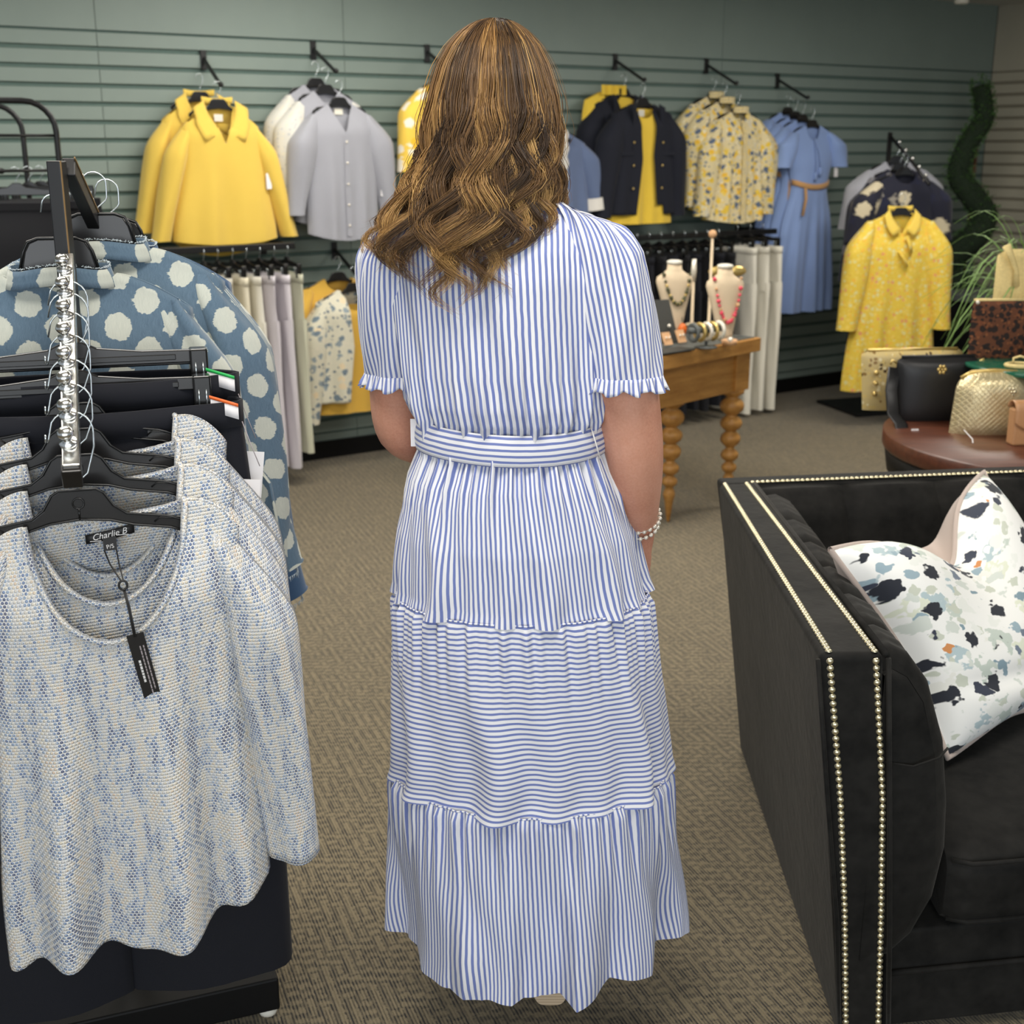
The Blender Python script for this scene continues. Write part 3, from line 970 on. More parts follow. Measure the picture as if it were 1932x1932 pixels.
# light blue dresses
for i, (px, py, off) in enumerate([(1486, 212, .10), (1500, 220, .145), (1514, 226, .19), (1532, 236, .245)]):
    lb = ['light blue dress farthest back of four', 'light blue dress second from the wall', 'light blue dress third from the wall', 'light blue cap-sleeve dress in front with tan belt and neck tie'][i]
    T = Top(sw=.18, drop=.055, bw=.19, hw=.26, L=1.10, d=.05, nw=.055, nf=.09, fa=.028, fk=6, seed=61 + i, waist=(.33, .045), fz=.3)
    r = wtop(px, py, off, 'blue_dress', lb, 'dress', 'light blue dresses on the wall bracket', T, M['blue_dress'], dict(length=.17, r0=.075, r1=.07, out=.045, flat=.75), hang='black hanger holding %s blue dress' % ['the rearmost', 'the second', 'the third', 'the front'][i], n=44, m=46)
    if i in (1, 3):
        T2 = T
        MB().grid(lambda a, b: (lerp(-1, 1, a) * (T2.W(-.36) + .006), -T2.D(-.36) * math.sqrt(max(0, 1 - abs(2 * a - 1) ** 2.6)) - .008 - .004 * b * 0, -.34 - .032 * b + .03 * (2 * a - 1) ** 2), 20, 2).build('belt', M['belt'], r, solid=.003)
        MB().tube([(-.10, -.075, -.36), (-.10, -.085, -.42), (-.115, -.08, -.52)], [(.005, .012)] * 3, 6).build('belt_end', M['belt'], r)
    if i == 3:
        for dx in (-.012, .014):
            MB().tube([(0, -.03, -.07), (dx, -.065, -.16), (dx * 1.4, -.07, -.26 + dx)], .0035, 6).build('neck_tie', M['blue_dress'], r)
            MB().lathe([(.004, .02), (.009, 0), (.012, -.03)], 8, (dx * 1.4, -.07, -.275 + dx)).build('tassel', M['blue_dress'], r)
        MB().box((.185, -.03, -.30), (.215, -.028, -.21)).build('price_tag', M['paper'], r, smooth=False)

# low bracket: mustard top and print blouse
p = onwall(638, 525, .14)
T = Top(sw=.20, drop=.055, bw=.235, hw=.25, L=.62, d=.05, nw=.075, nf=.06, fa=.008, seed=71)
r = thing('mustard_top', 'mustard yellow round-neck top behind the white and blue print shirt', 'top', p, WRZ)
T.body('body', M['mustard'], r)
for sd in (-1, 1):
    T.sleeve(sd, 'sleeve', M['mustard'], r, length=.26, r0=.09, r1=.075, out=.06, flat=.7)
hanger(p + Vector((0, 0, .03)), WRZ, 'black hanger holding the mustard yellow top', HG, hw=.16)
p = onwall(668, 545, .25)
T = Top(sw=.20, drop=.06, bw=.22, hw=.225, L=.54, d=.06, nw=.08, nf=.05, fa=.010, seed=72, gap=.34)
r = thing('print_overshirt', 'white and slate blue print shirt worn open over yellow', 'shirt', p, WRZ)
T.body('body', M['white_blue'], r, solid=.003)
for sd in (-1, 1):
    T.sleeve(sd, 'sleeve', M['white_blue'], r, length=.56, r0=.08, r1=.055, out=.05, flat=.7)
hanger(p + Vector((0, 0, .03)), WRZ, 'black hanger holding the white and blue print shirt', HG, hw=.16)
p2 = onwall(664, 545, .22)
T = Top(sw=.18, drop=.06, bw=.20, hw=.215, L=.60, d=.045, nw=.085, nf=.10, fa=.006, seed=73)
r = thing('yellow_tee', 'yellow top showing inside the open white and blue print shirt', 'top', p2, WRZ)
T.body('body', M['mustard'], r)

# hang rails with trousers seen edge-on
def hangrail(t0, t1, z, off, label):
    root = thing('hang_rail', label, 'hang rail', wl(t0, 0, z), WRZ)
    w = t1 - t0
    MB().box((0, -off - .012, -.015), (w, -off + .012, .015)).build('rail_bar', M['black'], root, smooth=False, bevel=.003)
    for x in (.03, w - .03):
        MB().box((x - .012, -off, -.012), (x + .012, -.004, .012)).build('rail_arm', M['black'], root, smooth=False)
        MB().box((x - .016, -.008, -.06), (x + .016, .004, .05)).build('wall_plate', M['black'], root, smooth=False)
    return root
hangrail(-1.0, -.36, 1.105, .30, 'black hang rail holding pale trousers below the yellow pullovers')
hangrail(1.52, 2.72, 1.06, .30, 'black hang rail holding navy and white trousers behind the jewelry table')
def rail_pants(t, z, off, mat, label, group, seed, L=.93, w=.17, **k):
    p = wl(t, off, z)
    q = pants(p, WRZ - PI / 2, label, group, mat, w=w, L=L, d=.024, hemw=.085, seed=seed, **k)
    clip_hanger(p + Vector((0, 0, .045)), WRZ - PI / 2, 'clip hanger of ' + label, 'black clip hangers on the wall rails', hw=w * .8)
    return q
PL = [(-.80, 'cream_pants', 'cream trousers at the left end of the pale trousers'), (-.735, 'white_pants', 'off-white trousers second from the left among the pale trousers'), (-.665, 'cream_pants', 'cream trousers third from the left among the pale trousers'),
      (-.60, 'white_pants', 'white trousers in the middle of the pale trousers'), (-.535, 'lilac_pants', 'lilac white trousers reaching lowest among the pale trousers'), (-.465, 'lilac_pants', 'second lilac white trousers near the right end of the rail'), (-.40, 'sage_pants', 'stone coloured trousers at the right end of the rail')]
for i, (t, mt, lb) in enumerate(PL):
    rail_pants(t, .985, .30, M[mt], lb, 'pale trousers on the left wall rail', 80 + i, L=.84 + .05 * (i in (4, 5)))
for i in range(8):
    rail_pants(1.66 + i * .085, .965, .30, M['dark_navy'] if i % 2 else M['navy'], 'navy trousers behind the busts, %s from the left' % ['first', 'second', 'third', 'fourth', 'fifth', 'sixth', 'seventh', 'eighth'][i], 'navy trousers on the right wall rail', 90 + i, L=.88)
for i in range(3):
    lb = ['white trousers beside the navy ones behind the coral necklace', 'white trousers in the middle of the white trousers', 'white trousers nearest the light blue dresses'][i]
    rail_pants(2.40 + i * .10, .985, .30, M['white_pants'], lb, 'white trousers on the right wall rail', 100 + i, L=.95, w=.19)

# ------------------------------------------------------------------ black garment rack by the left edge
rk = thing('garment_rack', 'black tubular garment rack with rounded top at the left edge', 'garment rack', at(60, 190, 4.5) * Vector((1, 1, 0)), .55)
def hoop(yy):
    pts = [(-.30, yy, 0.05), (-.30, yy, 1.55)]
    for k in range(7):
        a = PI - k * PI / 12
        pts.append((-.20 + .10 * math.cos(a), yy, 1.597 + .10 * math.sin(a)))
    for k in range(7):
        a = PI / 2 - k * PI / 12
        pts.append((-.03 + .10 * math.cos(a), yy, 1.597 + .10 * math.sin(a)))
    pts += [(.07, yy, 1.5), (.07, yy, .05)]
    return pts
MB().tube(hoop(0), .010, 8).build('front_hoop', M['black'], rk)
MB().tube(hoop(.55), .010, 8).build('rear_hoop', M['black'], rk)
for z in (1.585, 1.47):
    MB().tube([(-.30, 0, z), (.07, 0, z)], .005, 6).build('cross_rod', M['black'], rk)
MB().tube([(-.12, 0, 1.47), (-.12, .55, 1.47)], .010, 8).build('hang_bar', M['black'], rk)
for (x, y) in ((-.30, 0), (.07, 0), (-.30, .55), (.07, .55)):
    MB().lathe([(.004, .0), (.02, .006), (.02, .035), (.01, .05)], 10, (x, y, 0)).build('foot', M['black'], rk)
for k in range(4):
    b = at(60, 190, 4.5) * Vector((1, 1, 0)) + Vector((-.12, .10 + k * .12, 0))
    lb = ['front', 'second', 'third', 'rear'][k]
    clip_hanger(b + Vector((0, 0, 1.40)), .25, 'black clip hanger, %s on the rounded black rack' % lb, 'clip hangers on the black rack', hw=.15)
    T = Top(sw=.17, drop=.002, bw=.19, hw=.24, L=.75, d=.03, nw=.01, nf=.0, fa=.02, fk=6, seed=110 + k)
    s_ = thing('navy_skirt', 'dark navy skirt, %s on the rounded black rack' % lb, 'skirt', b + Vector((0, 0, 1.36)), .25, 'navy skirts on the black rack')
    T.body('skirt_panel', M['dark_navy'], s_, 30, 20)
    MB().box((-.17, -.016, -.03), (.17, .016, .0)).build('waistband', M['dark_navy'], s_, smooth=False, bevel=.003)

# ------------------------------------------------------------------ free rack on the right: yellow dress and dark prints
rp = Vector((2.22, 7.55, 0))
rk = thing('t_stand_rack', 'black stand rack holding the yellow floral dress near the corner', 'garment rack', rp, .30)
MB().tube([(0, .12, .02), (0, .12, 1.62)], .014, 8).build('post', M['black'], rk)
MB().tube([(0, .12, 1.60), (0, -.10, 1.47), (0, -.30, 1.34)], .009, 8).build('slanted_arm', M['black'], rk)
for k in range(5):
    MB().ball((0, .02 - k * .07, 1.565 - k * .044), .011, 8, 5).build('ball_stop', M['chrome'], rk)
MB().box((-.22, -.10, 0), (.22, .36, .02)).build('base', M['black'], rk, smooth=False, bevel=.004)
DG = 'dark print tops on the stand rack'
for k, (dy, z, mt, lb) in enumerate([(.10, 1.46, 'grey', 'pale grey top at the back of the stand rack'), (.03, 1.42, 'dark_print', 'dark grey print dress behind the yellow floral dress'), (-.06, 1.40, 'cream_print', 'cream and navy print top just behind the yellow floral dress')]):
    p = rp + Vector((0, dy - .04, z))
    T = Top(sw=.20, drop=.065, bw=.22, hw=.27, L=[.5, 1.05, .55][k], d=.045, nw=.07, nf=.06, fa=.02, seed=120 + k)
    r = thing(['grey_blouse', 'print_dress', 'print_blouse'][k], lb, 'top' if k != 1 else 'dress', p, .30, None)
    T.body('body', M[mt], r)
    for sd in (-1, 1):
        T.sleeve(sd, 'sleeve', M[mt], r, length=[.3, .55, .3][k], r0=.085, r1=.065, out=.07, flat=.75)
    hanger(p + Vector((0, 0, .03)), .30, 'black hanger holding the ' + lb, 'hangers on the stand rack', hw=.16)
p = at(1700, 402, 7.15)
T = Top(sw=.20, drop=.055, bw=.215, hw=.27, L=.98, d=.05, nw=.07, nf=.11, nb=.0, neck='V', fa=.02, fk=5, seed=130, waist=(.4, .015))
r = thing('yellow_floral_dress', 'yellow floral long-sleeve dress on the stand rack', 'dress', p, .10)
T.body('body', M['yellow_print'], r, 48, 46)
for sd in (-1, 1):
    T.sleeve(sd, 'sleeve', M['yellow_print'], r, length=.56, r0=.08, r1=.06, out=.06, flat=.75, fwd=.03)
collar_part(r, M['yellow_print'], .07, .06, .06, .10)
for k, (a, b) in enumerate([((.02, -.12), (.045, -.21)), ((-.02, -.2), (.03, -.28))]):
    MB().tube([(a[0], -.06, a[1]), ((a[0] + b[0]) / 2, -.085, (a[1] + b[1]) / 2), (b[0], -.075, b[1])], [(.004, .014)] * 3, 6).build('bow_end', M['yellow_print'], r)
hanger(p + Vector((0, 0, .03)), .10, 'black hanger holding the yellow floral dress', 'hangers on the stand rack', hw=.16)

# ------------------------------------------------------------------ spiral topiary and display cube
tp = thing('spiral_topiary', 'dark green spiral topiary tree in the wall corner', 'topiary', (2.93, 8.35, 0))
rnd = random.Random(5)
path = [(-.02 + .0, -.03, 1.90), (.01, -.02, 1.80), (.02, -.03, 1.70), (-.05, -.05, 1.60), (-.10, -.06, 1.48), (-.11, -.05, 1.36), (-.02, -.07, 1.24), (.07, -.06, 1.12), (.02, -.09, 1.0), (-.10, -.08, .88), (-.14, -.05, .76), (-.02, -.11, .64), (.10, -.06, .52), (.0, 0, .42)]
fine = []
for i in range(len(path) - 1):
    for k in range(6):
        t = k / 6
        P0 = Vector(path[max(0, i - 1)]); P1 = Vector(path[i]); P2 = Vector(path[i + 1]); P3 = Vector(path[min(len(path) - 1, i + 2)])
        fine.append(.5 * ((2 * P1) + (P2 - P0) * t + (2 * P0 - 5 * P1 + 4 * P2 - P3) * t * t + (3 * P1 - P0 - 3 * P2 + P3) * t ** 3))
rad = [.066 + .05 * ss(0, 1, i / len(fine)) for i in range(len(fine))]
MB().tube(fine, [r_ * .85 for r_ in rad], 10).build('moss_core', M['topiary_core'], tp)
lf = MB()
for i, q in enumerate(fine):
    for k in range(46):
        d = Vector((rnd.gauss(0, 1), rnd.gauss(0, 1), rnd.gauss(0, 1))).normalized()
        c = q + d * rad[i] * rnd.uniform(.8, 1.12)
        a = Vector((rnd.gauss(0, 1), rnd.gauss(0, 1), rnd.gauss(0, 1))).cross(d).normalized() * .012
        b = d * .014 + Vector((0, 0, .004))
        lf.add([c, c + a * .6 + b * .5, c + b, c - a * .6 + b * .5], [(0, 1, 2, 3)])
o = lf.build('foliage', M['leaf'], tp, smooth=False); tag(o, kind='stuff')
MB().tube([(0, 0, .3), (0, 0, 1.85)], .012, 8).build('trunk', M['walnut'], tp)
MB().lathe([(.09, 0), (.12, .02), (.15, .26), (.165, .28), (.165, .31), (.14, .31)], 20).build('pot', M['black'], tp)
cb = thing('display_cube', 'black display cube with grey top below the topiary', 'display cube', (2.70, 7.55, 0), WRZ)
MB().box((-.02, -.24, 0), (.55, .24, .66)).build('cube_body', M['base'], cb, smooth=False, bevel=.004)
MB().box((-.03, -.25, .66), (.56, .25, .70)).build('cube_top', M['slate'], cb, smooth=False, bevel=.004)

# ------------------------------------------------------------------ jewelry table
JT, JZ = Vector((1.075, 5.475, 0)), .755
jr = math.radians(46)
jt = thing('jewelry_table', 'golden oak table with turned bobbin legs and slate top', 'table', JT, jr)
MB().box((-.76, 0, JZ - .058), (0, 1.15, JZ)).build('tabletop', M['oak'], jt, smooth=False, bevel=.004)
MB().box((-.74, .02, JZ), (-.02, 1.13, JZ + .003)).build('slate_inlay', M['slate'], jt, smooth=False)
MB().box((-.70, .045, .53), (-.13, .065, JZ - .058)).build('apron', M['oak'], jt, smooth=False)
MB().box((-.055, .13, .53), (-.035, 1.05, JZ - .058)).build('apron', M['oak'], jt, smooth=False)
prof = [(.004, 0), (.008, .01), (.020, .10), (.024, .112), (.026, .125), (.022, .14)]
for zc, r_, h in ((.18, .034, .026), (.237, .040, .030), (.31, .045, .037), (.38, .049, .036), (.457, .054, .040)):
    for k in range(7):
        a = -PI / 2 * .8 + PI * .8 * k / 6
        prof.append((r_ * max(.45, math.cos(a)), zc + h * math.sin(a)))
prof += [(.034, .505), (.05, .515), (.052, .53), (.03, .535)]
leg = None
for (x, y) in ((-.08, .08), (-.46, .12), (-.08, 1.06), (-.68, 1.06)):
    if leg is None:
        leg = MB().lathe(prof, 22).build('leg', M['oak'], jt); leg.location = (x, y, 0)
    else:
        leg2 = share('leg', leg, jt, (x, y, 0))
    MB().box((x - .05, y - .05, .53), (x + .05, y + .05, JZ - .058)).build('leg_block', M['oak'], jt, smooth=False, bevel=.003)
def bust(p, rz, label, h=.30, w=.085):
    root = thing('necklace_bust', label, 'bust', p, rz, 'linen necklace busts')
    S = [(.0, .030, .03), (.03, .034, .03), (.10, .050, .034), (.18, .072, .040), (.225, .085, .042), (.245, .080, .040), (.262, .05, .034), (.275, .034, .030), (.30, .031, .028)]
    n = 22
    vs = [(a * math.cos(2 * PI * k / n), b * math.sin(2 * PI * k / n) - .02 * (z / .3) * 0 - .03 + z * .10, z * h / .30) for z, a, b in S for k in range(n)]
    fs = [(j * n + k, j * n + (k + 1) % n, (j + 1) * n + (k + 1) % n, (j + 1) * n + k) for j in range(len(S) - 1) for k in range(n)]
    fs += [tuple(range(n - 1, -1, -1)), tuple(range((len(S) - 1) * n, len(S) * n))]
    MB().add(vs, fs).build('bust_form', M['linen'], root)
    MB().lathe([(.033, 0), (.033, .012), (.02, .016)], 18, (0, .0, h)).build('neck_cap', M['ivory'], root)
    MB().box((-.035, -.04, 0), (.035, .03, .012)).build('foot', M['ivory'], root, smooth=False, bevel=.003)
    return root
def strand(name, label, p, rz, mats, h=.30, low=.10, wide=.06, br=.0075, n=26):
    root = thing(name, label, 'necklace', p, rz)
    for i in range(n):
        t = i / (n - 1) * 2 - 1
        x = wide * t
        z = (h * .86) - low * (1 - t * t) ** .8 * 1.05
        zz = z / h * .30
        b = table(zz, [(0, .03), (.10, .034), (.18, .040), (.225, .042), (.245, .040), (.262, .034)])
        y = -.03 + zz * .10 - b * math.sqrt(max(.05, 1 - (x / .085) ** 2)) - br * .7
        m_ = mats[i % len(mats)]
        MB().ball((x, y, z), br * (1.25 if i % 3 == 0 else .9), 8, 5).build('bead', m_, root)
    return root
b1, b2 = atz(1268, 628, JZ + .003), atz(1362, 640, JZ + .003)
bust(b1, .25, 'linen necklace bust wearing the dark olive necklace', .30)
bust(b2, .25, 'linen necklace bust wearing the coral necklace', .30)
strand('olive_necklace', 'dark olive and gold necklace on the left linen bust', b1, .25, [M['olive_bead'], M['olive_bead'], M['bead_gold']], low=.12)
strand('coral_necklace', 'coral pink bead necklace on the right linen bust', b2, .25, [M['pink'], M['kraft'], M['pink'], M['pink']], low=.17)
# earring board and cards
eb = thing('earring_board', 'dark leaning earring display board beside the left bust', 'display board', atz(1262, 648, JZ + .003), .5)
MB().prism([(-.05, 0), (.05, 0), (.05, .19), (-.05, .19)], -.004, .004).xf(Matrix.Rotation(-.45, 4, 'X')).build('board', M['card_black'], eb, smooth=False, bevel=.002)
MB().ball((.012, .018, .07), .008, 8, 5).build('stud_earring', M['pearl'], eb)
MB().prism([(-.012, 0), (.012, 0), (.012, .15), (-.012, .15)], -.002, .002).xf(Matrix.Translation((0, .12, 0)) @ Matrix.Rotation(.2, 4, 'X')).build('easel_leg', M['card_black'], eb, smooth=False)
tr = thing('jewelry_tray', 'flat black tray holding kraft earring cards', 'tray', atz(1268, 664, JZ + .003), .72)
MB().box((-.10, -.035, 0), (.10, .05, .008)).build('tray', M['card_black'], tr, smooth=False, bevel=.002)
for k, px in enumerate((1237, 1262, 1288)):
    lb = ['left', 'middle', 'right'][k]
    ec = thing('earring_card', 'tan earring card, %s on the black tray' % lb, 'earring card', atz(px, 656 - k * 5, JZ + .014), .6, 'tan earring cards')
    MB().box((-.022, -.002, 0), (.022, .002, .055)).xf(Matrix.Rotation(-.5, 4, 'X')).build('card', M['kraft'], ec, smooth=False)
    for sx in (-1, 1):
        MB().ball((sx * .009, .006, .03), .005, 6, 4).build('earring', M['pearl'], ec)
op = thing('orange_pendant', 'orange drop pendant between the two busts', 'pendant', atz(1287, 634, JZ + .003), 0)
MB().lathe([(.004, .0), (.018, .012), (.022, .03), (.012, .05), (.003, .056)], 12).build('pendant_stone', M['orange'], op)
MB().tube([(0, 0, .05), (0, .02, .08), (0, .03, .06)], .0012, 5).build('pendant_cord', M['card_black'], op)
bs = thing('bracelet_stand', 'low bracelet bar stand in front of the coral necklace bust', 'stand', atz(1332, 656, JZ + .003), .55)
MB().lathe([(.045, 0), (.045, .006), (.008, .010)], 18).build('stand_base', M['slate'], bs)
MB().tube([(0, 0, .006), (0, 0, .07)], .006, 8).build('stand_post', M['slate'], bs)
MB().tube([(-.09, 0, .075), (.09, 0, .075)], .014, 10).build('stand_bar', M['slate'], bs)
for k, (x, mt, nm) in enumerate([(-.07, 'slate', 'grey bangle at the left end of the bracelet bar'), (-.035, 'bead_gold', 'gold bangle left of centre on the bracelet bar'), (.0, 'pearl', 'pearl bangle in the middle of the bracelet bar'), (.03, 'bead_gold', 'gold bangle right of centre on the bracelet bar'), (.065, 'ivory', 'white bangle at the right end of the bracelet bar')]):
    pos = atz(1332, 656, JZ + .003) + Vector((x * math.cos(.55), x * math.sin(.55), .066))
    bg = thing('bangle', nm, 'bangle', pos, .55, 'bangles on the bracelet bar')
    MB().tube([(0, .032 * math.cos(a), .032 * math.sin(a)) for a in [i * 2 * PI / 20 for i in range(21)]], [(.007, .009)] * 21, 8, cap=False).build('ring', M[mt], bg)
dx = thing('pearl_dish', 'small glass dish with pearl earring near the table corner', 'dish', atz(1376, 650, JZ + .003), .4)
MB().lathe([(.03, 0), (.034, .02), (.031, .02), (.027, .006)], 16).build('dish', M['kraft'], dx)
MB().ball((-.01, -.02, .022), .013, 10, 6).build('pearl', M['pearl'], dx)
for (px, py, lb, hh) in ((1305, 640, 'ivory earring post between the two busts', .30), (1337, 640, 'tall ivory ball-topped post behind the coral bust', .41)):
    ep = thing('earring_post', lb, 'display post', atz(px, py - 26, JZ + .003), 0)
    MB().lathe([(.03, 0), (.03, .008), (.007, .014), (.006, hh)], 12).build('post', M['linen'], ep)
    if hh > .35:
        MB().ball((0, 0, hh), .019, 10, 6).build('knob', M['kraft'], ep)
    else:
        MB().lathe([(.010, hh - .10), (.013, hh - .05), (.010, hh)], 10).build('earring', M['pearl'], ep)
gb = thing('gold_bow', 'gold fabric bow behind the coral necklace bust', 'bow', atz(1368, 600, JZ + .003) + Vector((0, 0, .22)), .2)
for sg in (-1, 1):
    MB().ball((sg * .05, 0, 0), (.045, .012, .025), 10, 6).build('bow_loop', M['bead_gold'], gb)
MB().tube([(0, 0, 0), (-.03, -.01, -.06)], [(.012, .003)] * 2, 6).build('bow_tail', M['bead_gold'], gb)
MB().tube([(0, 0, -.22), (0, 0, 0)], .004, 6).build('bow_stem', M['ivory'], gb)

# ------------------------------------------------------------------ round bag table
RT = Vector((1.715, 3.80, 0)); RZ = .70; RR = .56
rt = thing('round_table', 'round walnut table with black rim displaying handbags', 'table', RT)
MB().lathe([(RR - .03, RZ - .055), (RR - .004, RZ - .053), (RR, RZ - .045), (RR, RZ - .006), (RR - .006, RZ)], 72).build('tabletop', M['walnut'], rt)
MB().lathe([(RR - .05, RZ - .135), (RR - .02, RZ - .13), (RR - .008, RZ - .054)], 64).build('black_rim', M['base'], rt)
MB().lathe([(.24, 0), (.24, .03), (.06, .05), (.05, .56)], 32).build('pedestal', M['base'], rt)
def rounded(w, h, r, top=True):
    o = []
    for cx, cz, a0 in ((w / 2 - r, h - r, 0), (-w / 2 + r, h - r, 90), (-w / 2 + .012, .012, 180), (w / 2 - .012, .012, 270)):
        rr = r if cz > h / 2 else .012
        for k in range(6):
            a = math.radians(a0 + k * 18)
            o.append((cx + rr * math.cos(a), cz + rr * math.sin(a)))
    return o
def puffy(w, h, r, d, n=26, m=18, taper=0.0):
    """soft bag body, origin bottom centre"""
    mb = MB()
    for sg in (-1, 1):
        def f(a, b, sg=sg):
            x = (2 * a - 1); z = b
            wz = w / 2 * (1 - taper * z)
            cz = max(0, (z * h - (h - r)) / r)
            lim = wz - r * (1 - math.sqrt(max(0, 1 - cz * cz))) if cz > 0 else wz
            X = x * lim
            t = (max(0, 1 - abs(x) ** 3) ** .6) * (max(0, 1 - abs(2 * z - 1) ** 5 * (1 if z > .5 else .35)) ** .6)
            return (X, sg * d * t, z * h, X, z * h)
        mb.grid(f, n, m)
    return mb
def flower(parent, mat, c, r):
    mb = MB()
    for k in range(6):
        a = k * PI / 3
        mb.ball((c[0] + r * math.cos(a), c[1], c[2] + r * math.sin(a)), (r * .55, .003, r * .55), 8, 4)
    mb.ball((c[0], c[1] - .001, c[2]), (r * .45, .004, r * .45), 8, 4)
    return mb.build('flower_emblem', mat, parent)
sn = thing('snake_print_bag', 'gold snake print clutch standing behind the black crossbody bag', 'handbag', (1.335, 4.22, RZ), .12)
puffy(.32, .20, .02, .035, taper=-.12).build('bag_body', M['snake'], sn)
MB().tube([(-.155, 0, .20), (.155, 0, .20)], .006, 8).build('top_edge', M['bead_gold'], sn)
for k in range(3):
    MB().ball((-.135, -.036, .06 + k * .035), .009, 8, 5).build('stud', M['bead_gold'], sn)
bk = thing('black_crossbody_bag', 'black leather crossbody bag with gold flower emblem', 'handbag', (1.365, 4.05, RZ), .08)
puffy(.27, .205, .02, .04).build('bag_body', M['bag_black'], bk)
MB().tube([(-.12, 0, .205), (.12, 0, .205)], .005, 8).build('zipper', M['bag_black'], bk)
flower(bk, M['bead_gold'], (.0, -.038, .168), .011)
for sg in (-1, 1):
    MB().tube([(sg * .135, .0, .185), (sg * .15, 0, .195), (sg * .155, 0, .18)], .004, 6).build('strap_ring', M['bead_gold'], bk)
stp = [(-.15, -.02, .07), (-.165, -.06, .05), (-.16, -.12, .03)]
MB().tube([(-.14, 0, .17), (-.152, -.02, .10), (-.155, -.06, .03), (-.152, -.12, .012), (-.150, -.16, -.05), (-.146, -.17, -.16), (-.15, -.17, -.26)], [(.022, .003)] * 7, 8, up=(1, 0, 0)).build('shoulder_strap', M['bag_black'], bk)
MB().box((-.135, -.165, -.115), (-.112, -.163, .005)).build('price_tag', M['paper'], bk, smooth=False)
gp = thing('gold_pouch', 'quilted metallic gold cosmetic pouch in front of the black bag', 'pouch', (1.475, 3.86, RZ), .05)
puffy(.245, .19, .06, .062, taper=.12).build('pouch_body', M['gold_quilt'], gp)
MB().tube([(-.10, -.0, .17), (-.07, 0, .187), (0, 0, .193), (.07, 0, .187), (.10, 0, .17)], .006, 8).build('zipper', M['bead_gold'], gp)
flower(gp, M['brass'], (.035, -.058, .135), .011)
MB().tube([(-.10, -.06, .02), (-.105, -.14, .01), (-.108, -.175, -.04), (-.108, -.178, -.08)], .0018, 6).build('tag_string', M['paper'], gp)
MB().ball((-.108, -.178, -.085), .009, 8, 6).build('tag_bead', M['paper'], gp)
MB().tube([(-.108, -.178, -.09), (-.108, -.178, -.115)], .003, 6).build('tag_tail', M['paper'], gp)
tc = thing('tan_clutch', 'tan leather flap clutch at the right edge of the round table', 'handbag', (1.605, 3.70, RZ), .10)
MB().prism([(-.13, 0), (.13, 0), (.13, .11), (-.13, .11)], -.022, .022).build('clutch_body', M['bag_tan'], tc, smooth=False, bevel=.006)
MB().grid(lambda a, b: (lerp(-.132, .132, a), .024 * math.cos(PI * min(1, b * 2)) if b < .5 else -.026, .11 + .022 * math.sin(PI * min(1, b * 2)) if b < .5 else .11 - .07 * (b - .5) * 2 + .03 * ((2 * a - 1) ** 4) * (b - .5) * 2), 24, 16).build('flap', M['bag_tan'], tc, solid=.004)
MB().ball((0, -.03, .05), .008, 8, 5).build('snap', M['bead_gold'], tc)
# riser with glass shelf
ri = thing('glass_riser', 'glass shelf with green edge on a beige riser behind the pouch', 'display riser', (1.72, 4.02, RZ), .05)
MB().box((-.14, -.11, 0), (.14, .12, .175)).build('riser_box', M['linen'], ri, smooth=False, bevel=.004)
MB().lathe([(.27, .175), (.275, .178), (.275, .188), (.27, .19)], 48).build('glass_shelf', M['glass_green'], ri)
GZ = RZ + .19
lc = thing('leopard_clutch', 'brown leopard print clutch standing on the glass shelf', 'handbag', (1.585, 4.12, GZ), .06)
puffy(.21, .185, .012, .022).build('clutch_body', M['leopard'], lc)
MB().tube([(-.10, 0, .186), (.10, 0, .186)], .005, 8).build('zipper', M['straw'], lc)
MB().ball((-.092, -.01, .18), .007, 8, 5).build('zip_pull', M['pearl'], lc)
cd = thing('brand_card', 'small white card with flower emblem on the glass shelf', 'card', (1.635, 3.93, GZ), .05)
MB().prism([(-.027, 0), (.027, 0), (.027, .062), (-.027, .062)], -.0015, .0015).xf(Matrix.Rotation(-.12, 4, 'X')).build('card', M['paper'], cd, smooth=False)
flower(cd, M['linen'], (0, .001, .036), .006)
MB().box((-.016, -.001, .012), (.016, .0006, .016)).build('printed_line', M['linen'], cd, smooth=False)
cf = thing('gold_cuff', 'gold wicker cuff lying beside the white card', 'bracelet', (1.575, 3.92, GZ), .0)
MB().tube([(.04 * math.cos(a), .03 * math.sin(a), .008) for a in [i * PI / 10 for i in range(21)]], .007, 8, cap=False).build('cuff_ring', M['straw'], cf)
MB().tube([(-.02, 0, .012), (-.02, 0, .03), (0, 0, .036), (.02, 0, .03), (.02, 0, .012)], .004, 6).build('cuff_handle', M['straw'], cf)
sb = thing('sequin_bag', 'grey sequin bag at the right edge of the glass shelf', 'handbag', (1.745, 4.0, GZ), .1)
puffy(.17, .15, .06, .04).build('bag_body', M['sequin'], sb)
iv = thing('ivory_tote', 'ivory tote standing behind the sequin bag', 'handbag', (1.80, 4.16, GZ), .1)
puffy(.26, .24, .03, .03, taper=.1).build('bag_body', M['ivory'], iv)
sw_ = thing('straw_bag', 'pale straw bag with knotted tassel below the grass plant', 'handbag', (1.70, 4.27, GZ), .05)
puffy(.20, .335, .03, .035).build('bag_body', M['straw'], sw_)
MB().tube([(-.09, -.04, .35), (-.07, -.045, .31), (-.05, -.045, .27), (-.045, -.04, .22)], [.014, .010, .007, .012], 8).build('tassel', M['straw'], sw_)
mg = thing('magenta_scarf', 'folded magenta scarf behind the snake print clutch', 'scarf', (1.535, 4.36, .0), .1)
MB().ball((-.10, 0, .80), (.05, .03, .04), 14, 8).build('scarf_fold', M['magenta'], mg)
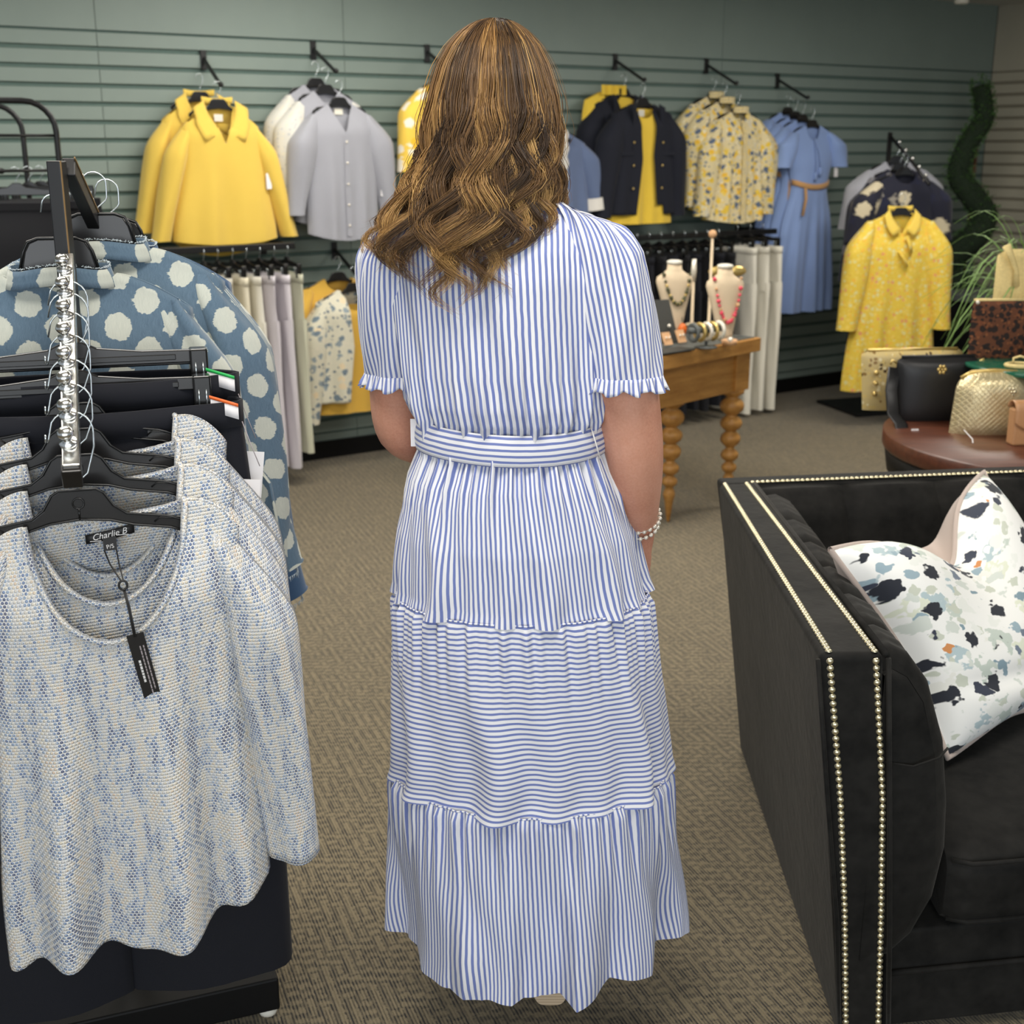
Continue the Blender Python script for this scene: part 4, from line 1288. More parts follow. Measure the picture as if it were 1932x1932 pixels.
MB().lathe([(.10, 0), (.10, .01), (.012, .02), (.012, .79)], 16, (-.10, 0, 0)).build('scarf_stand', M['base'], mg)

# grass plant on the riser
gpz = GZ
gr = thing('grass_plant', 'arching green grass plant at the right edge above the bags', 'potted plant', (1.86, 4.42, 0))
MB().lathe([(.10, 0), (.12, .02), (.12, .78), (.13, .80), (.13, .86), (.115, .86)], 24).build('tall_pot', M['ivory'], gr)
rnd = random.Random(9)
for i in range(90):
    a = rnd.uniform(0, 2 * PI)
    if i < 46: a = rnd.gauss(PI, .75)
    reach = rnd.uniform(.12, .46); hgt = rnd.uniform(.22, .54)
    pts = []; rw = []
    w0 = rnd.uniform(.005, .0085)
    droop = rnd.uniform(.05, .62) * (reach / .40)
    for k in range(12):
        t = k / 11
        rr_ = reach * (t ** 1.25)
        z = .86 + hgt * math.sin(min(1.0, t * 1.15) * PI / 2) - droop * t ** 3
        pts.append((.04 * math.cos(a) + rr_ * math.cos(a), .04 * math.sin(a) + rr_ * math.sin(a), z))
        rw.append((w0 * (1 - t ** 2) + .0004, .0006))
    MB().tube(pts, rw, 4, up=(-math.sin(a), math.cos(a), 0)).build('grass_blade', M['blade'], gr)

# ------------------------------------------------------------------ foreground four-way rack
RKZ = math.asin(.2845)
def bar(k):
    return Vector((-.571 - .111 * k, 1.6 + .374 * k, 1.154 + .211 * k))
rack = thing('clothing_rack', 'black and chrome waterfall clothing rack in the left foreground', 'clothing rack', (-.74, 2.10, 0))
RL = Vector((-.74, 2.10, 0))
def rpart(o, p=rack, L=RL):
    o.location = -L
    return o
def beam(p, q, w, h, name, mat, bev=.002, seg=2):
    """rectangular tube from p to q: w across, h high"""
    p, q = Vector(p), Vector(q)
    d = (q - p).normalized()
    x = d.cross(Vector((0, 0, 1))).normalized()
    if x.length < .1: x = Vector((1, 0, 0))
    u = x.cross(d).normalized()
    c = [p + x * a * w / 2 + u * b * h / 2 for a, b in ((-1, -1), (1, -1), (1, 1), (-1, 1))] + [q + x * a * w / 2 + u * b * h / 2 for a, b in ((-1, -1), (1, -1), (1, 1), (-1, 1))]
    f = [(0, 1, 2, 3), (7, 6, 5, 4), (0, 4, 5, 1), (1, 5, 6, 2), (2, 6, 7, 3), (3, 7, 4, 0)]
    return MB().add(c, f)
rpart(beam(bar(-.02), bar(1.09), .022, .030, '', None).build('chrome_arm', M['chrome'], rack, smooth=False, bevel=.002))
rpart(beam(bar(-.035) + Vector((0, 0, -.004)), bar(.03) + Vector((0, 0, -.004)), .025, .030, '', None).build('arm_end_cap', M['black_plastic'], rack, smooth=False, bevel=.002))
bn = (bar(1) - bar(0)).normalized().cross(Vector((1, 0, 0))).normalized() * -1
bn = Vector((0, -.47, .88)).normalized()
balls = [.075, .205, .34, .465, .595, .72, .85, .985]
bmesh0 = None
for k in balls:
    c = bar(k) + bn * .019
    if bmesh0 is None:
        mb = MB().lathe([(.0115, -.004), (.0115, 0), (.006, .002), (.005, .006), (.009, .009), (.0112, .014), (.009, .019), (.004, .022)], 14)
        mb.xf(Vector((0, 0, 1)).rotation_difference(bn).to_matrix().to_4x4())
        bmesh0 = mb.build('ball_stop', M['chrome'], rack)
        bmesh0.location = c - RL
    else:
        share('ball_stop', bmesh0, rack, c - RL)
pt = Vector((-.703, 2.035, 0))
rpart(MB().box((pt.x - .011, pt.y - .015, .06), (pt.x + .011, pt.y + .015, 1.534)).build('upright_post', M['black'], rack, smooth=False, bevel=.002))
rpart(MB().box((pt.x + .0105, pt.y - .0155, .9), (pt.x + .0118, pt.y - .0115, 1.534)).build('wood_edge', M['brown_edge'], rack, smooth=False))
q0, q1 = Vector((-.693, 2.06, 1.525)), Vector((-.745, 2.42, 1.335))
rpart(beam(q0, q1, .020, .03, '', None).build('rear_arm', M['black'], rack, smooth=False, bevel=.002))
rpart(beam(q0 + Vector((.0105, 0, .0135)), q1 + Vector((.0105, 0, .0135)), .002, .003, '', None).build('wood_edge', M['brown_edge'], rack, smooth=False))
for k in (.2, .42, .64, .82):
    c = q0.lerp(q1, k) + Vector((.0, 0, .02))
    rpart(MB().ball(c, .010, 10, 6).build('ball_stop', M['chrome'], rack))
bs_ = thing('tmp', None, None)
bpy.data.objects.remove(bs_)
bx = MB().box((-.28, -.24, .018), (.29, .27, .085)).xf(Matrix.Translation((-.785, 2.13, 0)) @ Matrix.Rotation(.36, 4, 'Z'))
rpart(bx.build('base_box', M['base'], rack, smooth=False, bevel=.004))
for sx, sy in ((-.26, -.22), (.27, -.22), (.27, .25), (-.26, .25)):
    w = Matrix.Translation((-.785, 2.13, 0)) @ Matrix.Rotation(.36, 4, 'Z') @ Vector((sx, sy, 0))
    rpart(MB().lathe([(.008, 0), (.016, .004), (.018, .012), (.012, .02)], 14, w).build('glide_foot', M['ivory'], rack))

def loop_hook(parent, h, R=.028, mat='wire', tip=True):
    """open wire hook that loops over a flat bar, origin hanger top"""
    pts = [(0, 0, -.022), (0, 0, .004), (.004, 0, .012), (.016, 0, .022), (R * .96, 0, h - R - .022)]
    for k in range(10):
        a = math.radians(-8 + k * 17.5)
        pts.append((R * math.cos(a), 0, h - R + R * math.sin(a)))
    pts += [(-R * 1.06, 0, h - R - .008)]
    if tip:
        pts += [(-R * 1.12, 0, h - R - .014), (-R * 1.22, 0, h - R - .012), (-R * 1.2, 0, h - R - .002)]
    P = [Vector(p) for p in pts]
    return MB().tube(P, .0013, 6).build('hook', M[mat], parent)

# ---- knit tops
KG = 'tweed knit tops on the chrome arm'
knit_k = [.595, .465, .34, .205]
for i, k in enumerate(knit_k):
    hb = bar(k) + Vector((0, 0, .017))
    hz = .108 if i == 3 else .100
    hp = hb - Vector((0, 0, hz))
    lb = ['farthest back, next to the navy trousers', 'third from the front', 'second from the front', 'in front'][i]
    hg = thing('clothes_hanger', 'glossy black hanger of the tweed knit top ' + lb, 'hanger', hp, RKZ, 'glossy black hangers of the knit tops')
    out = hanger_outline(.165)
    MB().prism(out, -.004, .004).build('hanger_body', M['black_plastic'], hg, smooth=False, bevel=.0025)
    rb = MB().tube([(x, -.004, z) for x, z in out] + [(0, -.004, 0)], .0018, 6, cap=False)
    rb.tube([(.0075 * math.cos(a), -.0045, -.019 + .0075 * math.sin(a)) for a in [j * PI / 8 for j in range(17)]], .0012, 6, cap=False)
    rb.tube([(0, -.0045, -.0265), (0, -.0045, -.042)], .0014, 6)
    for sg in (-1, 1):
        rb.tube([(sg * .098, -.0045, -.053), (sg * .106, -.0045, -.047), (sg * .15, -.0045, -.053)], .0012, 6)
    rb.build('rim', M['rim_plastic'], hg)
    loop_hook(hg, hz, tip=True)
    def hemf(u, b, i=i):
        return .020 * math.sin(3.3 * u + .6 + i) - .030 * (1 - u)
    T = Top(sw=.180, drop=.050, bw=.166, hw=.192, L=.615, d=.055, zs=.085, dp=2.2, nw=.106, nf=.165, nb=.012, neck='scoop', fa=.046 if i == 3 else .016, fk=4.6, seed=141 + i, hem=hemf, fz=.25)
    gp_ = hp + Vector((.034 * math.cos(RKZ), .034 * math.sin(RKZ), -.036))
    kt = thing('knit_top', 'blue and cream tweed knit top ' + lb, 'top', gp_, RKZ, KG)
    T.body('body', M['knit'], kt, 90 if i == 3 else 60, 90 if i == 3 else 60, solid=.005 if i == 3 else .004)
    for sd in (-1, 1):
        T.sleeve(sd, 'sleeve', M['knit'], kt, length=.47 + .02 * sd, r0=.074, r1=.058, out=.042, flat=.52, n=30, m=34, solid=.004, wr=.004)
    # rough crocheted neck edge
    ne = MB()
    edge = []
    for j in range(41):
        u = lerp(-T.nw / T.sw, T.nw / T.sw, j / 40)
        p = T.pt(u, 0, False); edge.append((p[0], p[1] - .003, p[2]))
    for j in range(41):
        u = lerp(T.nw / T.sw, -T.nw / T.sw, j / 40)
        p = T.pt(u, 0, True); edge.append((p[0], p[1] + .0, p[2]))
    rr_ = random.Random(i)
    ne.tube(edge, [.0038 + .0012 * rr_.random() for _ in edge], 8, cap=False)
    ne.build('neck_trim', M['knit'], kt)
    if i == 3:
        # sewn label with script, size tab, cord, card
        yb = T.pt(0, 0.02, True)[1]
        lab = MB().grid(lambda a, b: (lerp(-.030, .036, a), yb - .006 - .004 * math.sin(PI * a), -.026 - .0135 * b - .007 * (1 - a) + .005 * a), 8, 2).build('neck_label', M['tag_black'], kt, solid=.0008)
        Mx = Matrix.Translation((.002, yb - .0125, -.0325)) @ Matrix.Rotation(math.radians(-9), 4, 'Y') @ Matrix.Rotation(PI / 2, 4, 'X')
        text_mesh('label_lettering', 'Charlie B', .0125, M['ink_white'], lab, Mx, shear=.35)
        for (a, b) in ((-.024, -.009), (.012, .028)):
            MB().box((a, yb - .0125, -.0405 + (a + .02) * .18), (b, yb - .012, -.0397 + (a + .02) * .18)).build('label_underline', M['ink_white'], lab, smooth=False)
        tab = MB().box((-.007, yb - .0125, -.056), (.011, yb - .0115, -.036)).build('size_tab', M['tag_black'], kt, smooth=False)
        text_mesh('size_lettering', 'P/S', .0085, M['ink_white'], tab, Matrix.Translation((.002, yb - .0133, -.050)) @ Matrix.Rotation(math.radians(-8), 4, 'Y') @ Matrix.Rotation(PI / 2, 4, 'X'))
        yf = T.pt(.08, 0.0, False)[1]
        rg = Vector((.016, yf + .004, -.087))
        cm = MB().tube([(-.006, yb - .013, -.056), (.0, yb - .03, -.07), (rg.x - .002, rg.y, rg.z + .006)], .0011, 6)
        cm.tube([(.010, yb - .013, -.056), (.012, yb - .03, -.07), (rg.x + .001, rg.y, rg.z + .006)], .0011, 6)
        cm.tube([(rg.x + .0055 * math.cos(a), rg.y - .001, rg.z + .0065 * math.sin(a)) for a in [j * PI / 8 for j in range(17)]], .0017, 6, cap=False)
        tg = Vector((.026, yf - .020, -.150))
        cm.tube([(rg.x, rg.y, rg.z - .006), (rg.x + .004, yf - .006, -.115), (tg.x - .001, tg.y - .002, tg.z - .004)], .0012, 6)
        cm.tube([(rg.x + .001, rg.y, rg.z - .006), (rg.x + .006, yf - .006, -.115), (tg.x + .001, tg.y - .002, tg.z - .004)], .0012, 6)
        cm.build('tag_cord', M['tag_black'], kt)
        Mt = Matrix.Translation(tg) @ Matrix.Rotation(math.radians(-9), 4, 'Y') @ Matrix.Rotation(math.radians(9), 4, 'X')
        ht = MB().box((-.0115, -.0005, -.112), (.0115, .0005, 0)).xf(Mt).build('hang_tag', M['tag_black'], kt, smooth=False, bevel=.0003)
        rr_ = random.Random(4)
        for (x, z0, z1, wd, mt) in ((-.0035, -.078, -.042, .0030, 'ink_white'), (.0022, -.098, -.020, .0017, 'ink_grey'), (.0068, -.092, -.020, .0017, 'ink_grey')):
            ln = MB(); z = z1
            while z > z0:
                g = rr_.uniform(.003, .0075)
                ln.box((x - wd / 2, -.0008, max(z0, z - g)), (x + wd / 2, -.0006, z))
                z -= g + .0012
            ln.xf(Mt).build('printed_line', M[mt], ht, smooth=False)

# ---- navy trousers with clip hangers
for i, (k, dx, lbl, strip) in enumerate([(.90, .0, 'rear', 'green_tag'), (.83, .004, 'middle', 'green_tag'), (.72, .0, 'front', 'orange_tag')]):
    hb = bar(k) + Vector((0, 0, .017))
    hz = .106 - .012 * (i == 1) + .01 * (i == 0)
    hp = hb - Vector((0, 0, hz))
    ch = thing('clip_hanger', 'black clip hanger of the %s navy trousers' % lbl, 'hanger', hp, RKZ, 'clip hangers on the chrome arm')
    hw = .19
    MB().prism([(-hw, -.006), (-hw + .01, .002), (-.10, .003), (-.035, .010), (-.014, .02), (.014, .02), (.035, .010), (.10, .003), (hw - .01, .002), (hw, -.006), (hw, -.018), (-hw, -.018)], -.005, .005).build('hanger_bar', M['black_plastic'], ch, smooth=False, bevel=.002)
    MB().box((-.15, -.0075, -.0125), (.15, -.005, -.004)).build('bar_groove', M['rim_plastic'], ch, smooth=False, bevel=.001)
    loop_hook(ch, hz, tip=False)
    for sx in (-1, 1):
        x = sx * (hw - .006)
        c = MB().box((x - .0135, -.016, -.072), (x + .0135, .014, .004)).build('clip', M['rim_plastic'], ch, smooth=False, bevel=.003)
        w = MB()
        for ddx in (-.0055, .0055):
            w.tube([(x + ddx, -.0165, -.016), (x + ddx, -.019, -.028), (x + ddx, -.0165, -.05)], .0013, 6)
        w.build('clip_spring', M['wire'], c)
        MB().box((x - .0125, -.0175, -.071), (x + .0125, -.0155, -.060)).build('clip_jaw', M['black_plastic'], c, smooth=False, bevel=.001)
    wp = hp + Vector((0, 0, -.038))
    pr = pants(wp, RKZ, 'navy trousers, %s of three, with %s size strip' % (lbl, 'orange' if i == 2 else 'green'), 'navy trousers on the chrome arm', M['navy'], w=.26, L=.96 + .015 * i, d=.05, hemw=.14, seed=150 + i, inner=.26, waist_open=.012)
    # size strip sewn in the gaping back waistband
    st = MB().grid(lambda a, b: (lerp(.182, .234, a), .042 - .03 * a, -.002 - .014 * a - .019 * b), 4, 2).xf(Matrix.Translation((0, -.05, .012))).build('size_strip', M['paper'], pr, solid=.0008)
    MB().grid(lambda a, b: (lerp(.182, .234, a), -.009 - .03 * a, .0105 - .014 * a + .005 * b), 4, 1).build('colour_stripe', M[strip], st, solid=.001)
    if i > 0:
        MB().box((.235 + .012 * (i == 1), -.03, -.165), (.275 + .012 * (i == 1), -.029, -.09)).xf(Matrix.Rotation(.12, 4, 'Y')).build('price_tag', M['paper'], pr, smooth=False)
        MB().tube([(.24, -.02, -.03), (.252, -.03, -.07), (.262, -.03, -.10)], .0008, 5).build('tag_string', M['ink_grey'], pr)

# ---- polka-dot chambray shirts and plain chambray behind
for i, (c, lb, nm, mt) in enumerate([((-.725, 2.345, 1.37), 'plain dark chambray shirt at the back of the polka dot shirts', 'chambray_shirt', 'denim'),
                                     ((-.712, 2.235, 1.385), 'polka dot chambray shirt behind the front polka dot shirt', 'polka_dot_shirt', 'polka'),
                                     ((-.745, 2.125, 1.352), 'polka dot chambray shirt with frayed collar in front', 'polka_dot_shirt', 'polka')]):
    p = Vector(c)
    r = thing(nm, lb, 'shirt', p, RKZ * .8, 'chambray shirts on the rear arm')
    T = Top(sw=.205, drop=.06, dp=1.5, bw=.215, hw=.23, L=.66, d=.055, nw=.085, nf=.02, nb=.02, fa=.012, fk=4, seed=160 + i)
    T.body('body', M[mt], r, 60, 50, solid=.0015)
    for sd in (-1, 1):
        sl = T.sleeve(sd, 'sleeve', M[mt], r, length=.52 if i else .60, r0=.072, r1=.056, out=.045, flat=.62, n=28, m=34, wr=.006, puff=.004)
        ex = sd * (.205 - .035 + .02 + .072 * .35 + .045)
        ez = -.06 * .62 - .008 - (.52 if i else .60) - .03
        cf_ = MB().tube([(ex - sd * .012, 0, ez + .10), (ex - sd * .006, 0, ez + .05), (ex, 0, ez), (ex + sd * .004, 0, ez - .012)], [(.050, .040), (.056, .044), (.060, .047), (.062, .049)], 20, cap=False).build('cuff', M['denim' if i == 0 else mt], r)
        fr_ = MB()
        rr_ = random.Random(i * 3 + sd)
        for q in range(90):
            a = 2 * PI * q / 90
            x0, y0 = ex + .050 * math.cos(a) * 1.0, .062 * math.sin(a)
            fr_.tube([(x0, y0, ez - .010), (x0 + rr_.uniform(-.004, .004), y0 + rr_.uniform(-.004, .004), ez - .010 - rr_.uniform(.006, .014))], [.0009, .0004], 3)
        o = fr_.build('frayed_hem', M['fray'], cf_); tag(o, kind='stuff')
        if i:
            for dz, dxx in ((0, .010), (0, -.006)):
                MB().tube([(ex * .96, -.062, ez + .20), (ex * .96 + dxx * 1.5, -.074, ez + .18), (ex * .97 + dxx * 2.2, -.072, ez + .10), (ex * .98 + dxx * 2.4, -.07, ez + .055)], [(.0012, .0045)] * 4, 6).build('sleeve_tie', M['polka'], sl)
    # stand collar with frayed edge
    cl = MB().grid(lambda a, b: (.088 * math.cos(2 * PI * a) * (1 - .10 * b), .05 * math.sin(2 * PI * a) * (1 - .1 * b), -.018 + .030 * b + .004 * math.sin(6 * PI * a), a * .50, -.018 + .03 * b), 48, 3).build('stand_collar', M[mt], r, solid=.002)
    fr_ = MB(); rr_ = random.Random(50 + i)
    for q in range(420):
        a = 2 * PI * rr_.random()
        x0, y0, z0 = .079 * math.cos(a), .045 * math.sin(a), .015 + .004 * math.sin(3 * a)
        fr_.tube([(x0, y0, z0), (x0 + rr_.uniform(-.003, .003), y0 + rr_.uniform(-.003, .003), z0 - .004 + rr_.uniform(.002, .007))], [.0006, .0003], 3)
    o = fr_.build('frayed_edge', M['fray'], cl); tag(o, kind='stuff')
    hg = thing('clothes_hanger', 'wide black hanger of the ' + lb.split(' at ')[0].split(' with ')[0], 'hanger', p + Vector((0, 0, .058)), RKZ * .8, 'hangers on the rear arm')
    MB().prism([(-.062, -.062), (-.052, -.02), (-.044, -.006), (-.03, 0), (.03, 0), (.044, -.006), (.052, -.02), (.062, -.062), (.19, -.115), (.19, -.13), (-.19, -.13), (-.19, -.115)], -.005, .005).build('hanger_body', M['black_plastic'], hg, smooth=False, bevel=.0025)
    MB().tube([(-.064, -.005, -.06), (-.054, -.005, -.02), (-.046, -.005, -.005), (-.03, -.005, .001), (.03, -.005, .001), (.046, -.005, -.005), (.054, -.005, -.02), (.064, -.005, -.06)], .0026, 6).build('rim', M['rim_plastic'], hg)
    loop_hook(hg, .07, R=.02, tip=False)

# ------------------------------------------------------------------ sofa
SO = Vector((.95, 2.45, 0))
sofa = thing('sofa', 'black velvet tuxedo sofa with pale nailhead trim', 'sofa', SO)
def sp_(o):
    o.location = -SO
    return o
def hexa(top, bot, cut=(10, 2, 8)):
    """solid from 4 top and 4 bottom corners (outer-front, outer-rear, inner-rear, inner-front)"""
    t = [Vector(p) for p in top]; b = [Vector(p) for p in bot]
    return MB().add(b + t, [(0, 1, 2, 3)[::-1], (4, 5, 6, 7), (0, 1, 5, 4)[::-1], (1, 2, 6, 5)[::-1], (2, 3, 7, 6)[::-1], (3, 0, 4, 7)[::-1]])
AT = .763
BD = Vector((.9887, .15, 0))          # direction of the sofa back
BI = Vector((.15, -.9887, 0))         # towards the seat
B0 = Vector((.505, 3.06, 0))
WID = 1.75
sp_(hexa([(.500, 1.92, AT), (.503, 3.0, AT), (.600, 3.012, AT), (.605, 1.92, AT)], [(.590, 1.93, .0), (.612, 3.10, .0), (.68, 3.10, .0), (.668, 1.93, .0)]).build('arm_frame', M['velvet'], sofa, bevel=.014, seg=4))
sp_(MB().tube([(.611, 1.916, AT - .006), (.638, 1.916, .45), (.655, 1.918, .25), (.672, 1.922, .03)], .0045, 8).build('arm_piping', M['velvet'], sofa))
sp_(MB().tube([(.4965, 1.917, AT - .008), (.53, 1.917, .50), (.562, 1.918, .27), (.585, 1.922, .03)], .004, 8).build('arm_piping', M['velvet'], sofa))
sp_(MB().tube([(.609, 1.92, AT - .002), (.592, 3.0, AT - .002)], .006, 8).build('arm_piping', M['velvet'], sofa))
e1 = B0 + BD * WID
sp_(hexa([B0 + Vector((0, 0, AT)), B0 + BI * .068 + Vector((0, 0, AT)), e1 + BI * .068 + Vector((0, 0, AT)), e1 + Vector((0, 0, AT))][::-1],
         [B0 + BI * -.02 + Vector((.12, .0, .02)), B0 + BI * .12 + Vector((.12, 0, .02)), e1 + BI * .12 + Vector((0, 0, .02)), e1 + BI * -.02 + Vector((0, 0, .02))][::-1]).build('back_frame', M['velvet'], sofa, bevel=.012, seg=3))
# inner back: upright channels
prof = [(.062, .752), (.085, .748), (.125, .70), (.155, .60), (.17, .50), (.175, .40), (.165, .30)]
nch = 7; cw = (WID - .06) / nch
for c in range(nch):
    def f(a, b, c=c):
        d, z = table(b * (len(prof) - 1), [(i, p[0], p[1]) for i, p in enumerate(prof)])
        bul = .022 * (1 - (2 * a - 1) ** 4) * ss(0, .15, b) - .012
        q = B0 + BD * (.06 + cw * (c + a)) + BI * (d + bul)
        return (q.x, q.y, z + .006 * (1 - (2 * a - 1) ** 2) * (1 - b))
    sp_(MB().grid(f, 14, 24).build('back_channel', M['velvet'], sofa))
# inner arm pad with gathered channels
def armpad(x_of, name, side):
    prof = [(.606, .752), (.63, .756), (.662, .740), (.70, .690), (.735, .585), (.752, .47), (.757, .38), (.744, .28), (.712, .205), (.672, .162), (.61, .15)]
    segs = [1.945, 2.10, 2.26, 2.42, 2.58, 2.75, 2.97]
    for a0, a1 in zip(segs, segs[1:]):
        first = a0 == segs[0]
        def f(a, b):
            x, z = table(b * (len(prof) - 1), [(i, p[0], p[1]) for i, p in enumerate(prof)])
            y = lerp(a0, a1, a)
            pinch = (abs(2 * a - 1) ** 5)
            if first and a < .5: pinch = 0
            cx, cz = .62, .46
            k = 1 - .055 * pinch
            wr = .0009 * math.sin(y * 140 + z * 9) * ss(.6, .75, z) * (1 - pinch)
            X = cx + (x - cx) * k + wr; Z = cz + (z - cz) * k + wr
            if first:
                q = ss(0, .30, a)
                rr = math.sqrt(max(0, 1 - (1 - q) ** 2))
                X = .62 + (X - .62) * (.80 + .20 * rr); Z = .455 + (Z - .455) * (.90 + .10 * rr)
            return (x_of(X), y, Z)
        sp_(MB().grid(f, 18, 40).build(name, M['velvet'], sofa))
    # front end panel of the pad
    ring = []
    for j in range(41):
        x, z = table(j / 40 * (len(prof) - 1), [(i, p[0], p[1]) for i, p in enumerate(prof)])
        ring.append((.62 + (x - .62) * .80, .455 + (z - .455) * .90))
    mb = MB()
    def g(a, b):
        x, z = ring[int(round(a * 40))]
        k = 1 - b
        return (x_of(.61 + (x - .61) * k), 1.945 - .020 * (1 - k * k), z)
    mb.grid(g, 40, 8)
    sp_(mb.build('pad_front', M['velvet'], sofa))
armpad(lambda x: x, 'arm_pad', 1)
sp_(MB().tube([(.615, 1.926, .568), (.67, 1.922, .560), (.715, 1.930, .572), (.735, 1.950, .58)], .0022, 6).build('pad_seam', M['velvet'], sofa))
# far arm, mostly outside the frame
XM = 2.22
sp_(hexa([(XM, 2.2, AT), (XM, 3.29, AT), (XM - .1, 3.27, AT), (XM - .1, 2.2, AT)][::-1], [(XM - .08, 2.2, .02), (XM - .08, 3.3, .02), (XM - .16, 3.27, .02), (XM - .16, 2.2, .02)][::-1]).build('arm_frame', M['velvet'], sofa, bevel=.014, seg=4))
# base rail and seat cushions
sp_(hexa([(.664, 1.962, .215), (.664, 2.95, .215), (2.10, 3.2, .215), (2.10, 2.18, .215)], [(.668, 1.955, .02), (.67, 2.95, .02), (2.10, 3.2, .02), (2.10, 2.17, .02)]).build('seat_base', M['velvet'], sofa, bevel=.008))
sp_(MB().tube([(.672, 1.952, .136), (1.3, 2.045, .136), (2.10, 2.165, .136)], .0055, 8).build('base_piping', M['velvet'], sofa))
for c in range(2):
    x0, x1 = .768 + c * .68, .768 + c * .68 + .672
    yo = lambda x: 1.950 + (x - .70) * .15
    def cush(a, b):
        # a round the section (front bottom, front top, back top, back bottom), b across x
        P = [(0.015, .222), (0.0, .235), (0.0, .33), (.012, .352), (.04, .366), (.22, .40), (.5, .408), (.80, .39), (.86, .36), (.87, .24), (.85, .222), (.4, .22), (.015, .222)]
        dy, z = table(a * (len(P) - 1), [(i, p[0], p[1]) for i, p in enumerate(P)])
        e = abs(2 * b - 1)
        s_ = 1 - .06 * max(0, (e - .86) / .14) ** 2.2
        x = lerp(x0, x1, b)
        z = .30 + (z - .30) * s_
        return (x, yo(x) + dy * (1 if dy > .02 else 1) + (1 - s_) * .35 * (1 if dy < .3 else -1), z)
    cu = MB().grid(cush, 60, 40)
    for e in (0, 1):
        ring = [cush(j / 60, e)[:3] for j in range(60)]
        cc = Vector((0, 0, 0))
        for p in ring: cc += Vector(p)
        cc /= 60
        cu.add(ring + [tuple(cc)], [(j, (j + 1) % 60, 60) for j in range(60)])
    o = sp_(cu.build('seat_cushion', M['velvet'], sofa))
    for zz in (.232, .348):
        pp = [(lerp(x0 + .006, x1 - .006, j / 20), yo(lerp(x0, x1, j / 20)) - .001 + .02 * max(0, (abs(2 * j / 20 - 1) - .86) / .14) ** 2, zz) for j in range(21)]
        MB().tube(pp, .0045, 8).build('piping', M['velvet'], o)
# nailheads
nail = None
nails = []
def row(p, q, nrm, out):
    p, q = Vector(p), Vector(q)
    n = int((q - p).length / .0127)
    for j in range(n + 1):
        out.append((p.lerp(q, j / n), nrm))
def prow(pts, nrm, out):
    P = [Vector(p) for p in pts]
    L = [0]
    for a, b in zip(P, P[1:]): L.append(L[-1] + (b - a).length)
    n = int(L[-1] / .0127)
    for j in range(n + 1):
        s_ = L[-1] * j / n
        for i in range(len(P) - 1):
            if s_ <= L[i + 1] + 1e-6:
                out.append((P[i].lerp(P[i + 1], (s_ - L[i]) / (L[i + 1] - L[i])), nrm)); break
row((.517, 1.932, AT + .0005), (.518, 2.99, AT + .0005), 'z', nails)
row((.592, 1.932, AT + .0005), (.572, 2.995, AT + .0005), 'z', nails)
prow([(.517, 1.9195, AT - .012), (.553, 1.9225, .50), (.577, 1.9255, .28), (.597, 1.9285, .04)], 'f', nails)
prow([(.592, 1.9195, AT - .012), (.624, 1.9225, .50), (.640, 1.9255, .28), (.655, 1.9285, .04)], 'f', nails)
MN = MB()
for j in range(5):
    a = PI / 2 * j / 4
    for k in range(10):
        b = 2 * PI * k / 10
        MN.v.append((.0062 * math.cos(a) * math.cos(b), .0062 * math.cos(a) * math.sin(b), .0042 * math.sin(a)))
        MN.uv.append((0, 0))
for j in range(4):
    for k in range(10):
        MN.f.append((j * 10 + k, j * 10 + (k + 1) % 10, (j + 1) * 10 + (k + 1) % 10, (j + 1) * 10 + k))
for p, nrm in nails:
    rot = (0, 0, 0) if nrm == 'z' else (PI / 2, 0, 0)
    if nail is None:
        nail = MN.build('nailhead', M['brass'], sofa)
        nail.location = p - SO; nail.rotation_euler = rot
    else:
        share('nailhead', nail, sofa, p - SO, rot)
bn_ = MB()
brow = []
row(B0 + BD * .075 + BI * .064 + Vector((0, 0, AT + .0005)), B0 + BD * (WID - .05) + BI * .064 + Vector((0, 0, AT + .0005)), 'z', brow)
for p, _ in brow:
    bn_.add([tuple(Vector(v) + p) for v in MN.v], MN.f, MN.uv)
o = sp_(bn_.build('back_nailhead_row', M['brass'], sofa)); tag(o, kind='stuff')

